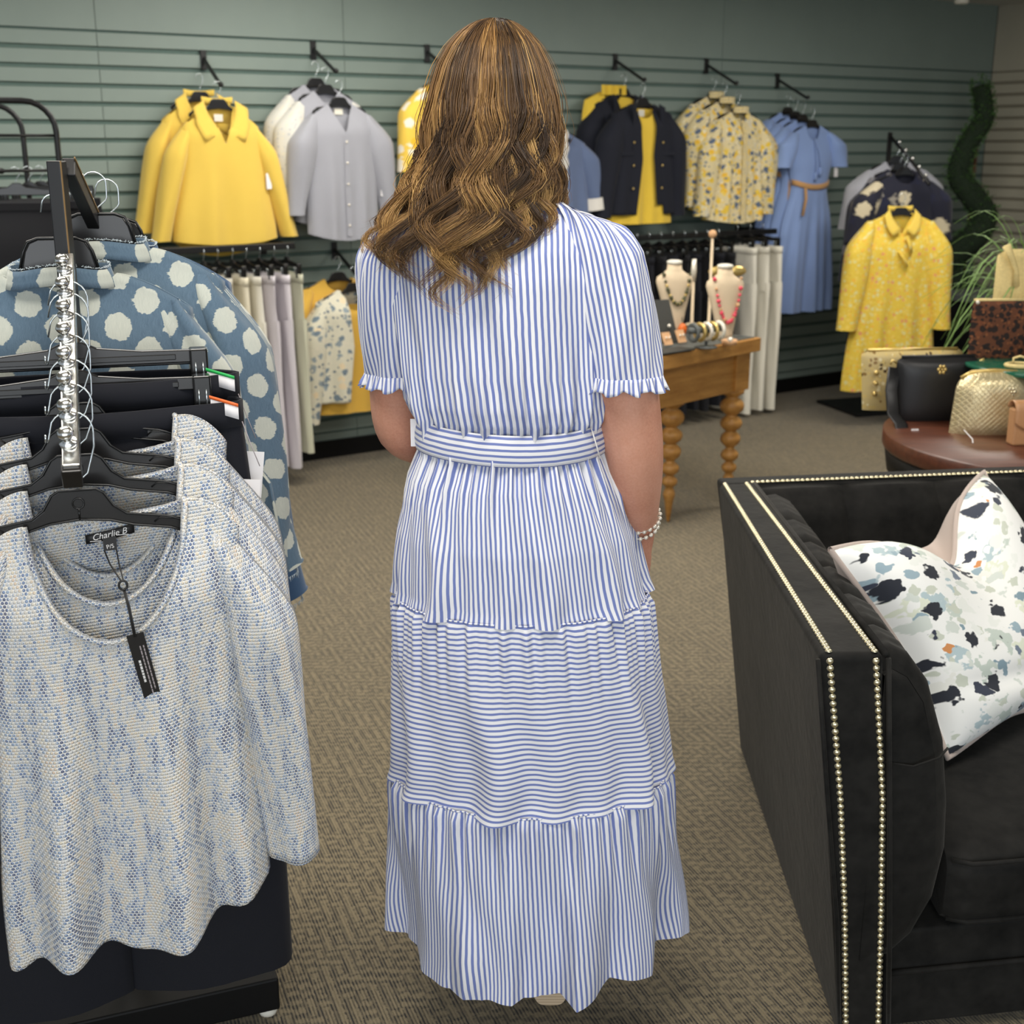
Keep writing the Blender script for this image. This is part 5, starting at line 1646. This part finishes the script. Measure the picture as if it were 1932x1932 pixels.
# ------------------------------------------------------------------ pillow
TL, TR, BL = at(1566, 1037, 2.33), at(1856, 890, 2.86), at(1788, 1430, 2.22)
BR = at(2090, 1330, 2.62)
PC = (TL + TR + BL + BR) / 4
pl = thing('throw_pillow', 'white floral throw pillow with taupe back and piping', 'pillow', PC)
nrm = (TR - TL).cross(BL - TL).normalized()
if nrm.y > 0: nrm = -nrm
def pil(u, v, sg, sc=1.0):
    """u along top edge, v downwards"""
    e = TL * (1 - u) * (1 - v) + TR * u * (1 - v) + BL * (1 - u) * v + BR * u * v
    # sides drawn in between the corners
    c = PC
    ins = .045 * (4 * u * (1 - u) * (1 - abs(2 * v - 1) * 0) * (2 * v - 1) ** 4 + 4 * v * (1 - v) * (2 * u - 1) ** 4)
    e = e + (c - e).normalized() * ins
    chop = math.exp(-((u - .5) / .2) ** 2) * max(0, 1 - v * 1.7)
    down = (BL - TL).normalized()
    if sg < 0:
        e = e + down * (.105 * math.exp(-((u - .5) / .2) ** 2) * (1 - 1.25 * ss(0, .22, v)) * (1 - ss(.2, .5, v)))
    else:
        e = e + down * (.105 * (math.exp(-((u - .5) / .2) ** 2) if v == 0 else chop))
    th = (max(0, (1 - (2 * u - 1) ** 4)) ** .5) * (max(0, (1 - (2 * v - 1) ** 4)) ** .5) * .092
    th *= (1 - .45 * chop)
    th += .008 * math.sin(9 * u + 5 * v) * (16 * u * (1 - u) * v * (1 - v)) - .02 * math.exp(-((v - .74 - .1 * u) / .05) ** 2) * ss(.0, .3, 1 - u) * (16 * u * (1 - u) * v * (1 - v))
    p = e + nrm * th * sg
    return (p.x - PC.x, p.y - PC.y, p.z - PC.z, u * .52, v * .52)
MB().grid(lambda a, b: pil(a, b, 1), 50, 50).build('front_panel', M['pillow_print'], pl)
MB().grid(lambda a, b: pil(1 - a, b, -1), 50, 50).build('back_panel', M['taupe'], pl)
edge = [pil(j / 30, 0, 0)[:3] for j in range(30)] + [pil(1, j / 30, 0)[:3] for j in range(30)] + [pil(1 - j / 30, 1, 0)[:3] for j in range(30)] + [pil(0, 1 - j / 30, 0)[:3] for j in range(31)]
MB().tube(edge, .006, 8, cap=False).build('piping', M['taupe'], pl)

# ------------------------------------------------------------------ the woman
PO = Vector((0.0, 2.05, 0))
person = thing('person', 'person seen from behind in a blue striped tiered midi dress', 'person', PO)
def pp_(o):
    o.location = -PO
    return o
# ---- body: one continuous surface
B = MB()
def limb(pts, n=18):
    """[(x,y,z,r or (ra,rb))] densified and added as a closed tube"""
    P, R = [], []
    for i in range(len(pts) - 1):
        for k in range(6):
            t = k / 6
            q = [Vector(pts[max(0, i - 1)][:3]), Vector(pts[i][:3]), Vector(pts[i + 1][:3]), Vector(pts[min(len(pts) - 1, i + 2)][:3])]
            P.append(.5 * ((2 * q[1]) + (q[2] - q[0]) * t + (2 * q[0] - 5 * q[1] + 4 * q[2] - q[3]) * t * t + (3 * q[1] - q[0] - 3 * q[2] + q[3]) * t ** 3))
            a, b = pts[i][3], pts[i + 1][3]
            a = a if isinstance(a, tuple) else (a, a); b = b if isinstance(b, tuple) else (b, b)
            R.append((lerp(a[0], b[0], t), lerp(a[1], b[1], t)))
    P.append(Vector(pts[-1][:3])); a = pts[-1][3]
    R.append(a if isinstance(a, tuple) else (a, a))
    B.tube(P, R, n, up=(1, 0, 0))
    for q, r in ((P[0], R[0]), (P[-1], R[-1])):
        B.ball(q, min(r) * .98, 12, 8)
limb([(.015, 2.06, .84, (.145, .10)), (.01, 2.06, .95, (.155, .105)), (.0, 2.06, 1.09, (.125, .088)), (-.01, 2.06, 1.25, (.140, .10)), (-.02, 2.055, 1.37, (.150, .088)), (-.022, 2.05, 1.43, (.10, .066)), (-.027, 2.045, 1.475, (.055, .052))], 28)
limb([(-.027, 2.045, 1.43, .056), (-.03, 2.045, 1.50, .050), (-.03, 2.05, 1.57, .052)])
limb([(-.15, 2.055, 1.392, .045), (-.02, 2.05, 1.415, .055), (.12, 2.05, 1.392, .045)])
# head, jaw, nose, lips, ears
B.ball((-.03, 2.045, 1.622), (.070, .084, .094), 24, 16)
B.ball((-.03, 2.085, 1.585), (.050, .052, .062), 20, 14)
limb([(-.03, 2.128, 1.640, .010), (-.03, 2.142, 1.612, .011), (-.03, 2.150, 1.598, .013)], 10)
B.ball((-.03, 2.128, 1.572), (.022, .010, .007), 12, 8)
B.ball((-.03, 2.126, 1.562), (.019, .010, .007), 12, 8)
B.ball((-.03, 2.120, 1.540), (.022, .018, .016), 12, 8)
for sg in (-1, 1):
    B.ball((-.03 + sg * .028, 2.122, 1.638), (.013, .010, .009), 12, 8)
    B.ball((-.03 + sg * .074, 2.05, 1.62), (.008, .020, .032), 12, 10)
for sg in (-1, 1):
    fx = .072 if sg > 0 else -.085
    fy = 2.085 if sg > 0 else 2.19
    limb([(.015 + sg * .075, 2.06, .86, .088), (.01 + sg * .085, 2.06, .70, .078), (fx, 2.055, .48, .054), (fx, fy - .03, .32, .052), (fx, fy, .15, .034), (fx, fy + .01, .11, .034)])
    limb([(fx, fy - .012, .098, .030), (fx, fy + .05, .098, (.030, .028)), (fx, fy + .12, .06, (.036, .020)), (fx, fy + .185, .045, (.030, .014))])
RA = [(.120, 2.035, 1.395, .045), (.152, 2.02, 1.33, .050), (.178, 2.018, 1.20, .055), (.197, 2.025, 1.09, .050), (.205, 2.045, 1.02, .045), (.213, 2.07, .965, .036), (.221, 2.10, .918, .026), (.224, 2.118, .888, (.020, .032))]
LA = [(-.155, 2.058, 1.395, .045), (-.184, 2.085, 1.30, .047), (-.192, 2.11, 1.18, .048), (-.186, 2.13, 1.09, .046), (-.135, 2.19, 1.05, .040), (-.075, 2.26, 1.03, .028), (-.035, 2.30, 1.03, (.018, .03))]
limb(RA); limb(LA)
def hand(w, d, across, nrm, side):
    """palm and five bent fingers; d = pointing, across = towards thumb"""
    w, d, across, nrm = Vector(w), Vector(d).normalized(), Vector(across).normalized(), Vector(nrm).normalized()
    pal = MB()
    for s_ in (-.6, -.2, .2, .6):
        limb([(*(w + across * s_ * .028), .013), (*(w + d * .04 + across * s_ * .036), .0125), (*(w + d * .082 + across * s_ * .040), .0105)], 10)
    for k, (s_, ln) in enumerate(((.75, .066), (.25, .076), (-.25, .070), (-.75, .054))):
        b0 = w + d * .078 + across * s_ * .036
        b1 = b0 + (d * .95 + nrm * .25).normalized() * ln * .45
        b2 = b1 + (d * .8 + nrm * .6).normalized() * ln * .32
        b3 = b2 + (d * .55 + nrm * .85).normalized() * ln * .25
        limb([(*b0, .0092), (*b1, .0086), (*b2, .0078), (*b3, .0066)], 10)
    t0 = w + d * .02 + across * .026
    t1 = t0 + (d * .7 + across * .7 + nrm * .2).normalized() * .034
    t2 = t1 + (d * .9 + across * .25 + nrm * .35).normalized() * .028
    limb([(*t0, .013), (*t1, .0105), (*t2, .008)], 10)
hand((.224, 2.115, .895), (-.02, .42, -.9), (-.35, .8, .3), (-1, -.1, 0), 1)
hand((-.045, 2.295, 1.03), (.9, .35, .1), (0, .2, 1), (.3, -.9, 0), -1)
bo = B.build('body_src', None)
md = bo.modifiers.new('remesh', 'REMESH'); md.mode = 'VOXEL'; md.voxel_size = .0042
ms = bo.modifiers.new('smooth', 'SMOOTH'); ms.factor = .5; ms.iterations = 5
dg = bpy.context.evaluated_depsgraph_get()
me = bpy.data.meshes.new_from_object(bo.evaluated_get(dg))
bpy.data.objects.remove(bo)
me.name = 'body'
me.materials.clear(); me.materials.append(M['skin'])
me.polygons.foreach_set('use_smooth', [True] * len(me.polygons))
body = bpy.data.objects.new('body', me); COL.objects.link(body); body.parent = person
pp_(body)

# ---- dress
rD = random.Random(77)
PH = [rD.uniform(0, 6.28) for _ in range(60)]
def waves(th, freqs, o=0):
    return sum(a * math.sin(k * th + PH[(o + i) % 60]) for i, (k, a) in enumerate(freqs))
BT = [(1.080, 0, 2.05, .146, .106), (1.118, 0, 2.05, .148, .110), (1.135, .0, 2.05, .158, .122), (1.16, -.004, 2.05, .167, .129), (1.21, -.010, 2.05, .170, .130), (1.28, -.014, 2.05, .173, .128), (1.36, -.018, 2.046, .178, .122), (1.40, -.02, 2.045, .176, .113),
      (1.43, -.02, 2.045, .160, .098), (1.452, -.021, 2.045, .130, .082), (1.470, -.022, 2.045, .095, .068), (1.486, -.025, 2.045, .062, .056)]
def bod(a, b):
    th = 2 * PI * a
    z = table(b * 11, [(i, r[0]) for i, r in enumerate(BT)])
    cx, cy, aa, bb = table(z, [r for r in BT])
    g = (1 - ss(1.13, 1.30, z))
    f = .0085 * g * waves(th + .12 * math.sin(9 * z), [(34, .6), (53, .4), (23, .5)]) + .0060 * waves(th + .9 * z, [(9, .5), (15, .5), (21, .3)], 7) * (1 - ss(1.32, 1.43, z))
    ca, sa = math.cos(th), math.sin(th)
    x = cx + (aa + f) * ca; y = cy + (bb + f) * sa
    q = math.acos(max(-1, min(1, (x - cx) / .182)))
    return (x, y, z, (q if sa >= 0 else -q) * .152, z)
pp_(MB().grid(bod, 300, 55).build('dress_bodice', M['stripe_v'], person))
def sleeve(path, rad, u_sign, name):
    """path points at equal spacing; gathered cap and straight fall"""
    P = [Vector(p) for p in path]
    n, m = 150, 40
    def f(a, b):
        t = b * (len(P) - 1)
        i = min(int(t), len(P) - 2); k = t - i
        q0, q1, q2, q3 = P[max(0, i - 1)], P[i], P[i + 1], P[min(len(P) - 1, i + 2)]
        c = .5 * ((2 * q1) + (q2 - q0) * k + (2 * q0 - 5 * q1 + 4 * q2 - q3) * k * k + (3 * q1 - q0 - 3 * q2 + q3) * k ** 3)
        r = table(t, [(j, v) for j, v in enumerate(rad)])
        th = 2 * PI * a
        g = .0065 * (1 - ss(.10, .60, b)) * waves(th, [(21, .6), (33, .5)], 20) + .0035 * waves(th + 2 * b, [(5, .6), (8, .5)], 25)
        x = c.x + (r + g) * math.cos(th); y = c.y + (r * 1.02 + g) * math.sin(th)
        return (x, y, c.z + .018 * math.cos(th) * u_sign * -1 * (1 - b), a * 48 * .0087, c.z)
    o = pp_(MB().grid(f, n, m).build(name, M['stripe_v'], person))
    def h(a, b):
        th = 2 * PI * a
        p = f(a, 1.0)
        w = .0055 * b * waves(th, [(29, .8), (17, .4)], 30)
        c = P[-1]
        k = 1 + .10 * b + w / rad[-1]
        return (c.x + (p[0] - c.x) * k, c.y + (p[1] - c.y) * k, p[2] - .022 * b + .004 * math.sin(11 * th) * b, a * 58 * .0087, -.022 * b)
    rf = MB().grid(h, 260, 5).build('sleeve_ruffle', M['stripe_v'], o, solid=.001)
    return o
sleeve([(.085, 2.035, 1.466), (.116, 2.028, 1.450), (.137, 2.02, 1.408), (.152, 2.015, 1.34), (.164, 2.012, 1.27), (.173, 2.012, 1.208)], [.024, .054, .068, .070, .068, .067], 1, 'sleeve')
sleeve([(-.130, 2.04, 1.460), (-.160, 2.04, 1.440), (-.180, 2.045, 1.395), (-.186, 2.06, 1.33), (-.186, 2.08, 1.26), (-.182, 2.10, 1.195)], [.024, .052, .063, .064, .063, .062], -1, 'sleeve')

# skirt silhouettes: z, x left, x right, half depth, centre y
SK = [(.10, -.215, .315, .215, 2.06), (.20, -.214, .308, .212, 2.06), (.33, -.216, .295, .206, 2.058), (.48, -.215, .280, .198, 2.055), (.51, -.207, .272, .190, 2.055), (.643, -.206, .258, .182, 2.052), (.81, -.202, .237, .172, 2.05),
      (.84, -.194, .225, .166, 2.05), (.934, -.188, .205, .158, 2.05), (1.0, -.178, .184, .142, 2.05), (1.03, -.170, .172, .134, 2.05), (1.072, -.150, .153, .114, 2.05), (1.10, -.148, .149, .110, 2.05)]
def tier(name, z1, z0, mat, gather, big, gfreq, bfreq, o, nstripe, horiz=False, nu=560, nv=46, flare=0.0, hemw=0.0, hemfold=False):
    HEMF = [(-.22, -.05), (-.172, -.05), (-.160, -.01), (-.106, -.006), (-.083, .032), (-.051, .046), (.0, .028), (.02, -.004), (.05, -.016), (.082, -.006), (.107, .046), (.141, .018), (.169, -.02), (.245, -.004), (.262, -.05), (.33, -.05)]
    def f(a, b):
        th = 2 * PI * a
        zz = lerp(z1, z0, b)
        xl, xr, hb, cy = table(zz, SK)
        ca, sa = math.cos(th), math.sin(th)
        A = (xr - xl) / 2; cx = (xl + xr) / 2
        g = gather * (1 - ss(.0, .55, b)) * (.35 + .65 * ss(0, .05, b)) * waves(th, gfreq, o)
        w = big * ss(.05, 1, b) * waves(th + .06 * math.sin(6 * b), bfreq, o + 9)
        k = g + w + flare * math.sqrt(b)
        x = cx + (A + k) * ca; y = cy + (hb + k) * sa
        if hemfold:
            y -= table(x, HEMF) * ss(.05, 1, b) * ss(-.05, -.5, sa)
        z = zz + hemw * b * waves(th, [(3, .6), (7, .5)], o + 20)
        if horiz:
            return (x, y, z, th * .25, zz)
        return (x, y, z, a * nstripe * .0087, zz)
    ob = pp_(MB().grid(f, nu, nv).build(name, mat, person))
    # seam cord on top of the tier
    return ob, f
t1, f1 = tier('skirt_upper_tier', 1.095, .822, M['stripe_v'], .0090, .0100, [(41, .6), (67, .5), (29, .5)], [(13, .6), (21, .5), (8, .5)], 3, 150)
t2, f2 = tier('skirt_middle_tier', .826, .490, M['stripe_h'], .0050, .0135, [(47, .6), (73, .4), (31, .5)], [(11, .6), (17, .5), (7, .5)], 13, 0, True, flare=.004)
t3, f3 = tier('skirt_lower_tier', .496, .168, M['stripe_v'], .0065, .0130, [(52, .6), (77, .5), (37, .5)], [(9, .8), (14, .5), (6, .5), (22, .3)], 31, 208, nu=900, flare=.006, hemw=.006, hemfold=True)
for f_, ob in ((f2, t2), (f3, t3)):
    pts = [f_(j / 200, 0.0)[:3] for j in range(200)]
    MB().tube(pts + [pts[0]], .0016, 6, cap=False).build('gathered_seam', M['stripe_h'], ob)
# belt
def belt(a, b):
    th = 2 * PI * a
    z = lerp(1.126, 1.076, b)
    A, hb = lerp(.153, .158, b), lerp(.117, .122, b)
    bulge = .004 * math.sin(PI * b)
    dz = .004 * math.sin(2 * th + 1)
    return ((A + bulge) * math.cos(th), 2.05 + (hb + bulge) * math.sin(th), z + dz, th * .14, z * .98 + .0035)
bl = pp_(MB().grid(belt, 160, 8).build('belt', M['stripe_h'], person, solid=.002))
MB().tube([(.125, 1.974, 1.128), (.134, 1.966, 1.10), (.140, 1.969, 1.078)], .0012, 6).build('belt_stitch', M['ink_white'], bl)
pp_(MB().box((-.166, 2.035, 1.082), (-.156, 2.036, 1.128)).build('price_tag', M['paper'], person, smooth=False))
# bracelets of small beads
for k, (z, r, off) in enumerate([(.944, .0352, 0), (.932, .0332, .12)]):
    c = Vector((.2185, 2.092, z))
    br = pp_(MB().tube([(c.x + r * math.cos(a), c.y + r * math.sin(a) * 1.05, c.z + .006 * math.cos(a) + .016 * math.sin(a)) for a in [j * 2 * PI / 24 for j in range(25)]], .0009, 5, cap=False).build('bracelet', M['chrome'], person))
    for j in range(22):
        a = 2 * PI * j / 22 + off
        MB().ball((c.x + r * math.cos(a), c.y + r * math.sin(a) * 1.05, c.z + .006 * math.cos(a) + .016 * math.sin(a)), .0039, 8, 5).build('bead', M['pearl'], br)
# wedge shoes
for sg in (-1, 1):
    fx = .072 if sg > 0 else -.085
    fy = 2.085 if sg > 0 else 2.19
    prof = [(-.045, .030, .002, .088), (-.035, .034, .0, .092), (0, .037, .0, .085), (.05, .036, .0, .072), (.10, .040, .0, .045), (.16, .040, .0, .03), (.195, .030, .0, .026), (.215, .012, .004, .022)]
    def f(a, b):
        d, w, z0, z1 = table(b * (len(prof) - 1), [(i, *p) for i, p in enumerate(prof)])
        th = 2 * PI * a
        ca, sa = math.cos(th), math.sin(th)
        x = w * math.copysign(abs(ca) ** .6, ca); z = (z0 + z1) / 2 + (z1 - z0) / 2 * math.copysign(abs(sa) ** .5, sa)
        return (fx + x, fy + d, z, d, z)
    mb = MB().grid(f, 32, 34)
    mb.add([f(j / 32, 0)[:3] for j in range(32)], [tuple(range(32))], [(0, f(j / 32, 0)[2]) for j in range(32)])
    sh = pp_(mb.build('wedge_shoe', M['shoe'], person))
    MB().grid(lambda a, b: (fx + .040 * math.cos(PI * a), fy + .11 + .05 * b, .035 + .042 * math.sin(PI * a) * (1 - .3 * b)), 16, 4).build('shoe_strap', M['shoe'], sh, solid=.003)
    MB().grid(lambda a, b: (fx + .036 * math.sin(2 * PI * a), fy - .01 - .034 * math.cos(2 * PI * a), .086 + .05 * b), 24, 4).build('heel_cup', M['shoe'], sh, solid=.003)

# ---- hair
rh = np.random.default_rng(12)
HT = [(1.335, -.19, .030), (1.371, -.206, .034), (1.404, -.213, .048), (1.435, -.204, .060), (1.475, -.172, .066), (1.522, -.146, .071), (1.575, -.134, .072), (1.628, -.126, .068), (1.673, -.112, .054), (1.702, -.096, .040), (1.720, -.080, .025), (1.732, -.064, .010), (1.738, -.050, -.002), (1.741, -.034, -.018)]
HB = [(1.335, 1.912), (1.404, 1.915), (1.46, 1.925), (1.522, 1.932), (1.6, 1.935), (1.66, 1.952), (1.70, 1.978), (1.72, 2.0), (1.735, 2.02), (1.741, 2.035)]
hz = np.array([r[0] for r in HT]); hl = np.array([r[1] for r in HT]); hr = np.array([r[2] for r in HT])
bz = np.array([r[0] for r in HB]); by = np.array([r[1] for r in HB])
YC = 2.045
def hair_pos(phi, z, depth):
    """phi: 0 = back of head (towards camera), +-pi/2 = sides"""
    xl = np.interp(z, hz, hl); xr = np.interp(z, hz, hr)
    cx, A = (xl + xr) / 2, (xr - xl) / 2
    Bk = YC - np.interp(z, bz, by)
    s, c = np.sin(phi), np.cos(phi)
    k = 1 - depth
    fwd = np.where(c < 0, np.minimum(Bk, np.interp(z, [1.35, 1.55, 1.66, 1.74], [.05, .075, .09, .02])), Bk)
    x = cx + A * k * np.sign(s) * np.abs(s) ** .85
    y = YC - fwd * k * c
    return x, y
NLOCK, NST, NSEG = 64, 62, 36
V, Fc, TONE = [], [], []
tt = np.linspace(0, 1, NSEG)
base_i = 0
ang = np.array([0, 2 * PI / 3, 4 * PI / 3])
locks = np.sort(rh.uniform(-1, 1, NLOCK))
for li in range(NLOCK):
    q = -1 + 2 * (li + .5) / NLOCK + rh.normal(0, .012)
    phi0 = q * math.radians(138)
    s01 = (math.sin(max(-PI / 2, min(PI / 2, phi0))) + 1) / 2
    zend = np.interp(s01, [0, .12, .3, .5, .7, .88, 1], [1.385, 1.372, 1.358, 1.348, 1.362, 1.385, 1.43]) + rh.normal(0, .012)
    if abs(phi0) > math.radians(100): zend = 1.44 + rh.normal(0, .02)
    tone0 = np.clip(rh.normal(.46, .22), .05, .95)
    lam = rh.uniform(.085, .13); ph = rh.uniform(0, 6.28); amp0 = rh.uniform(.012, .027); curl = rh.normal(.0, 1.0); ysh = rh.uniform(0, .10)
    wspread = math.radians(4.2)
    for si in range(NST):
        ph_s = phi0 + rh.normal(0, wspread)
        dep = ysh + abs(rh.normal(0, .05)) - .015
        z0 = 1.7405 - abs(rh.normal(0, .003)) - .012 * (1 if abs(phi0) > 1.8 else 0)
        ze = zend + rh.normal(0, .010)
        z = z0 - (z0 - ze) * (tt ** 1.25)
        clump = np.interp(tt, [0, .35, .7, 1], [1.0, .9, .62, .35])
        phi = phi0 + (ph_s - phi0) * clump
        # the crown whorl: strands sweep out of the parting
        phi = phi * (1 - .0 * tt) + .10 * np.exp(-tt * 6) * rh.normal()
        x, y = hair_pos(phi, z, dep * (1 - .3 * tt))
        env = np.interp(z, [1.36, 1.44, 1.54, 1.64], [1.0, 1.0, .5, .0])
        wv = 2 * PI * (z0 - z) / lam + ph + rh.normal(0, .22)
        jit = rh.normal(0, .0022)
        x = x + amp0 * env * np.sin(wv) + jit * np.minimum(1, tt * 3)
        y = y - np.abs(amp0 * env * .55 * np.cos(wv)) * (np.cos(phi) > 0) + rh.normal(0, .0015)
        tail = np.clip((tt - .86) / .14, 0, 1)
        x = x + curl * .016 * tail ** 1.6
        y = y - .012 * tail * (np.cos(phi) > 0)
        z = z + .018 * tail ** 2 * abs(curl)
        fly = rh.random() < .03
        if fly:
            x = x + rh.normal(0, .009) * tt * (1 - tt) * 4; y = y - abs(rh.normal(0, .005)) * tt
        r = (.00062 + .0003 * rh.random()) * np.interp(tt, [0, .1, .75, 1], [.8, 1, .95, .25]) * (.6 if fly else 1)
        px = x[:, None] + r[:, None] * np.cos(ang)[None, :]
        py = y[:, None] + r[:, None] * np.sin(ang)[None, :]
        pz = np.repeat(z[:, None], 3, 1)
        V.append(np.stack([px, py, pz], -1).reshape(-1, 3))
        tn = np.clip(tone0 + rh.normal(0, .11) + np.interp(tt, [0, .15, .6, 1], [-.16, -.02, .02, .20]) + (.25 if rh.random() < .10 else 0), 0, 1)
        TONE.append(np.repeat(tn, 3))
nS = len(V)
V = np.concatenate(V); TONE = np.concatenate(TONE)
i0 = (np.arange(NSEG - 1) * 3)[:, None] + np.arange(3)[None, :]
i1 = (np.arange(NSEG - 1) * 3)[:, None] + (np.arange(3)[None, :] + 1) % 3
quad = np.stack([i0, i1, i1 + 3, i0 + 3], -1).reshape(-1, 4)
Fc = (quad[None] + (np.arange(nS) * NSEG * 3)[:, None, None]).reshape(-1, 4)
def np_mesh(name, V, Fc, tone, mat, parent):
    me = bpy.data.meshes.new(name)
    me.vertices.add(len(V)); me.vertices.foreach_set('co', V.astype(np.float32).ravel())
    me.loops.add(Fc.size); me.loops.foreach_set('vertex_index', Fc.astype(np.int32).ravel())
    me.polygons.add(len(Fc)); me.polygons.foreach_set('loop_start', (np.arange(len(Fc)) * 4).astype(np.int32))
    me.polygons.foreach_set('use_smooth', np.ones(len(Fc), dtype=bool))
    at_ = me.attributes.new('hair_tone', 'FLOAT', 'POINT'); at_.data.foreach_set('value', tone.astype(np.float32))
    me.update(); me.validate()
    me.materials.append(mat)
    o = bpy.data.objects.new(name, me); COL.objects.link(o); o.parent = parent
    return o
hair = pp_(np_mesh('hair', V, Fc, TONE, M['hair'], person))
tag(hair, 'wavy golden brown shoulder-length hair')
# scalp layer under the strands
nu, nv = 90, 60
ph_ = np.linspace(-math.radians(150), math.radians(150), nu + 1)
zz = np.linspace(1.738, 1.445, nv + 1)
PHI, ZZ = np.meshgrid(ph_, zz)
X, Y = hair_pos(PHI, ZZ, .11)
env = np.interp(ZZ, [1.36, 1.44, 1.54, 1.62], [1.0, .95, .42, .0])
X = X + .006 * env * np.sin(PHI * 9 + ZZ * 50)
Vb = np.stack([X, Y, ZZ], -1).reshape(-1, 3)
a = (np.arange(nv)[:, None] * (nu + 1) + np.arange(nu)[None, :]).reshape(-1)
Fb = np.stack([a, a + 1, a + nu + 2, a + nu + 1], -1)
pp_(np_mesh('hair_underlayer', Vb, Fb, .16 + .10 * np.sin(Vb[:, 0] * 400) * np.ones(len(Vb)), M['hair'], hair)).location = (0, 0, 0)
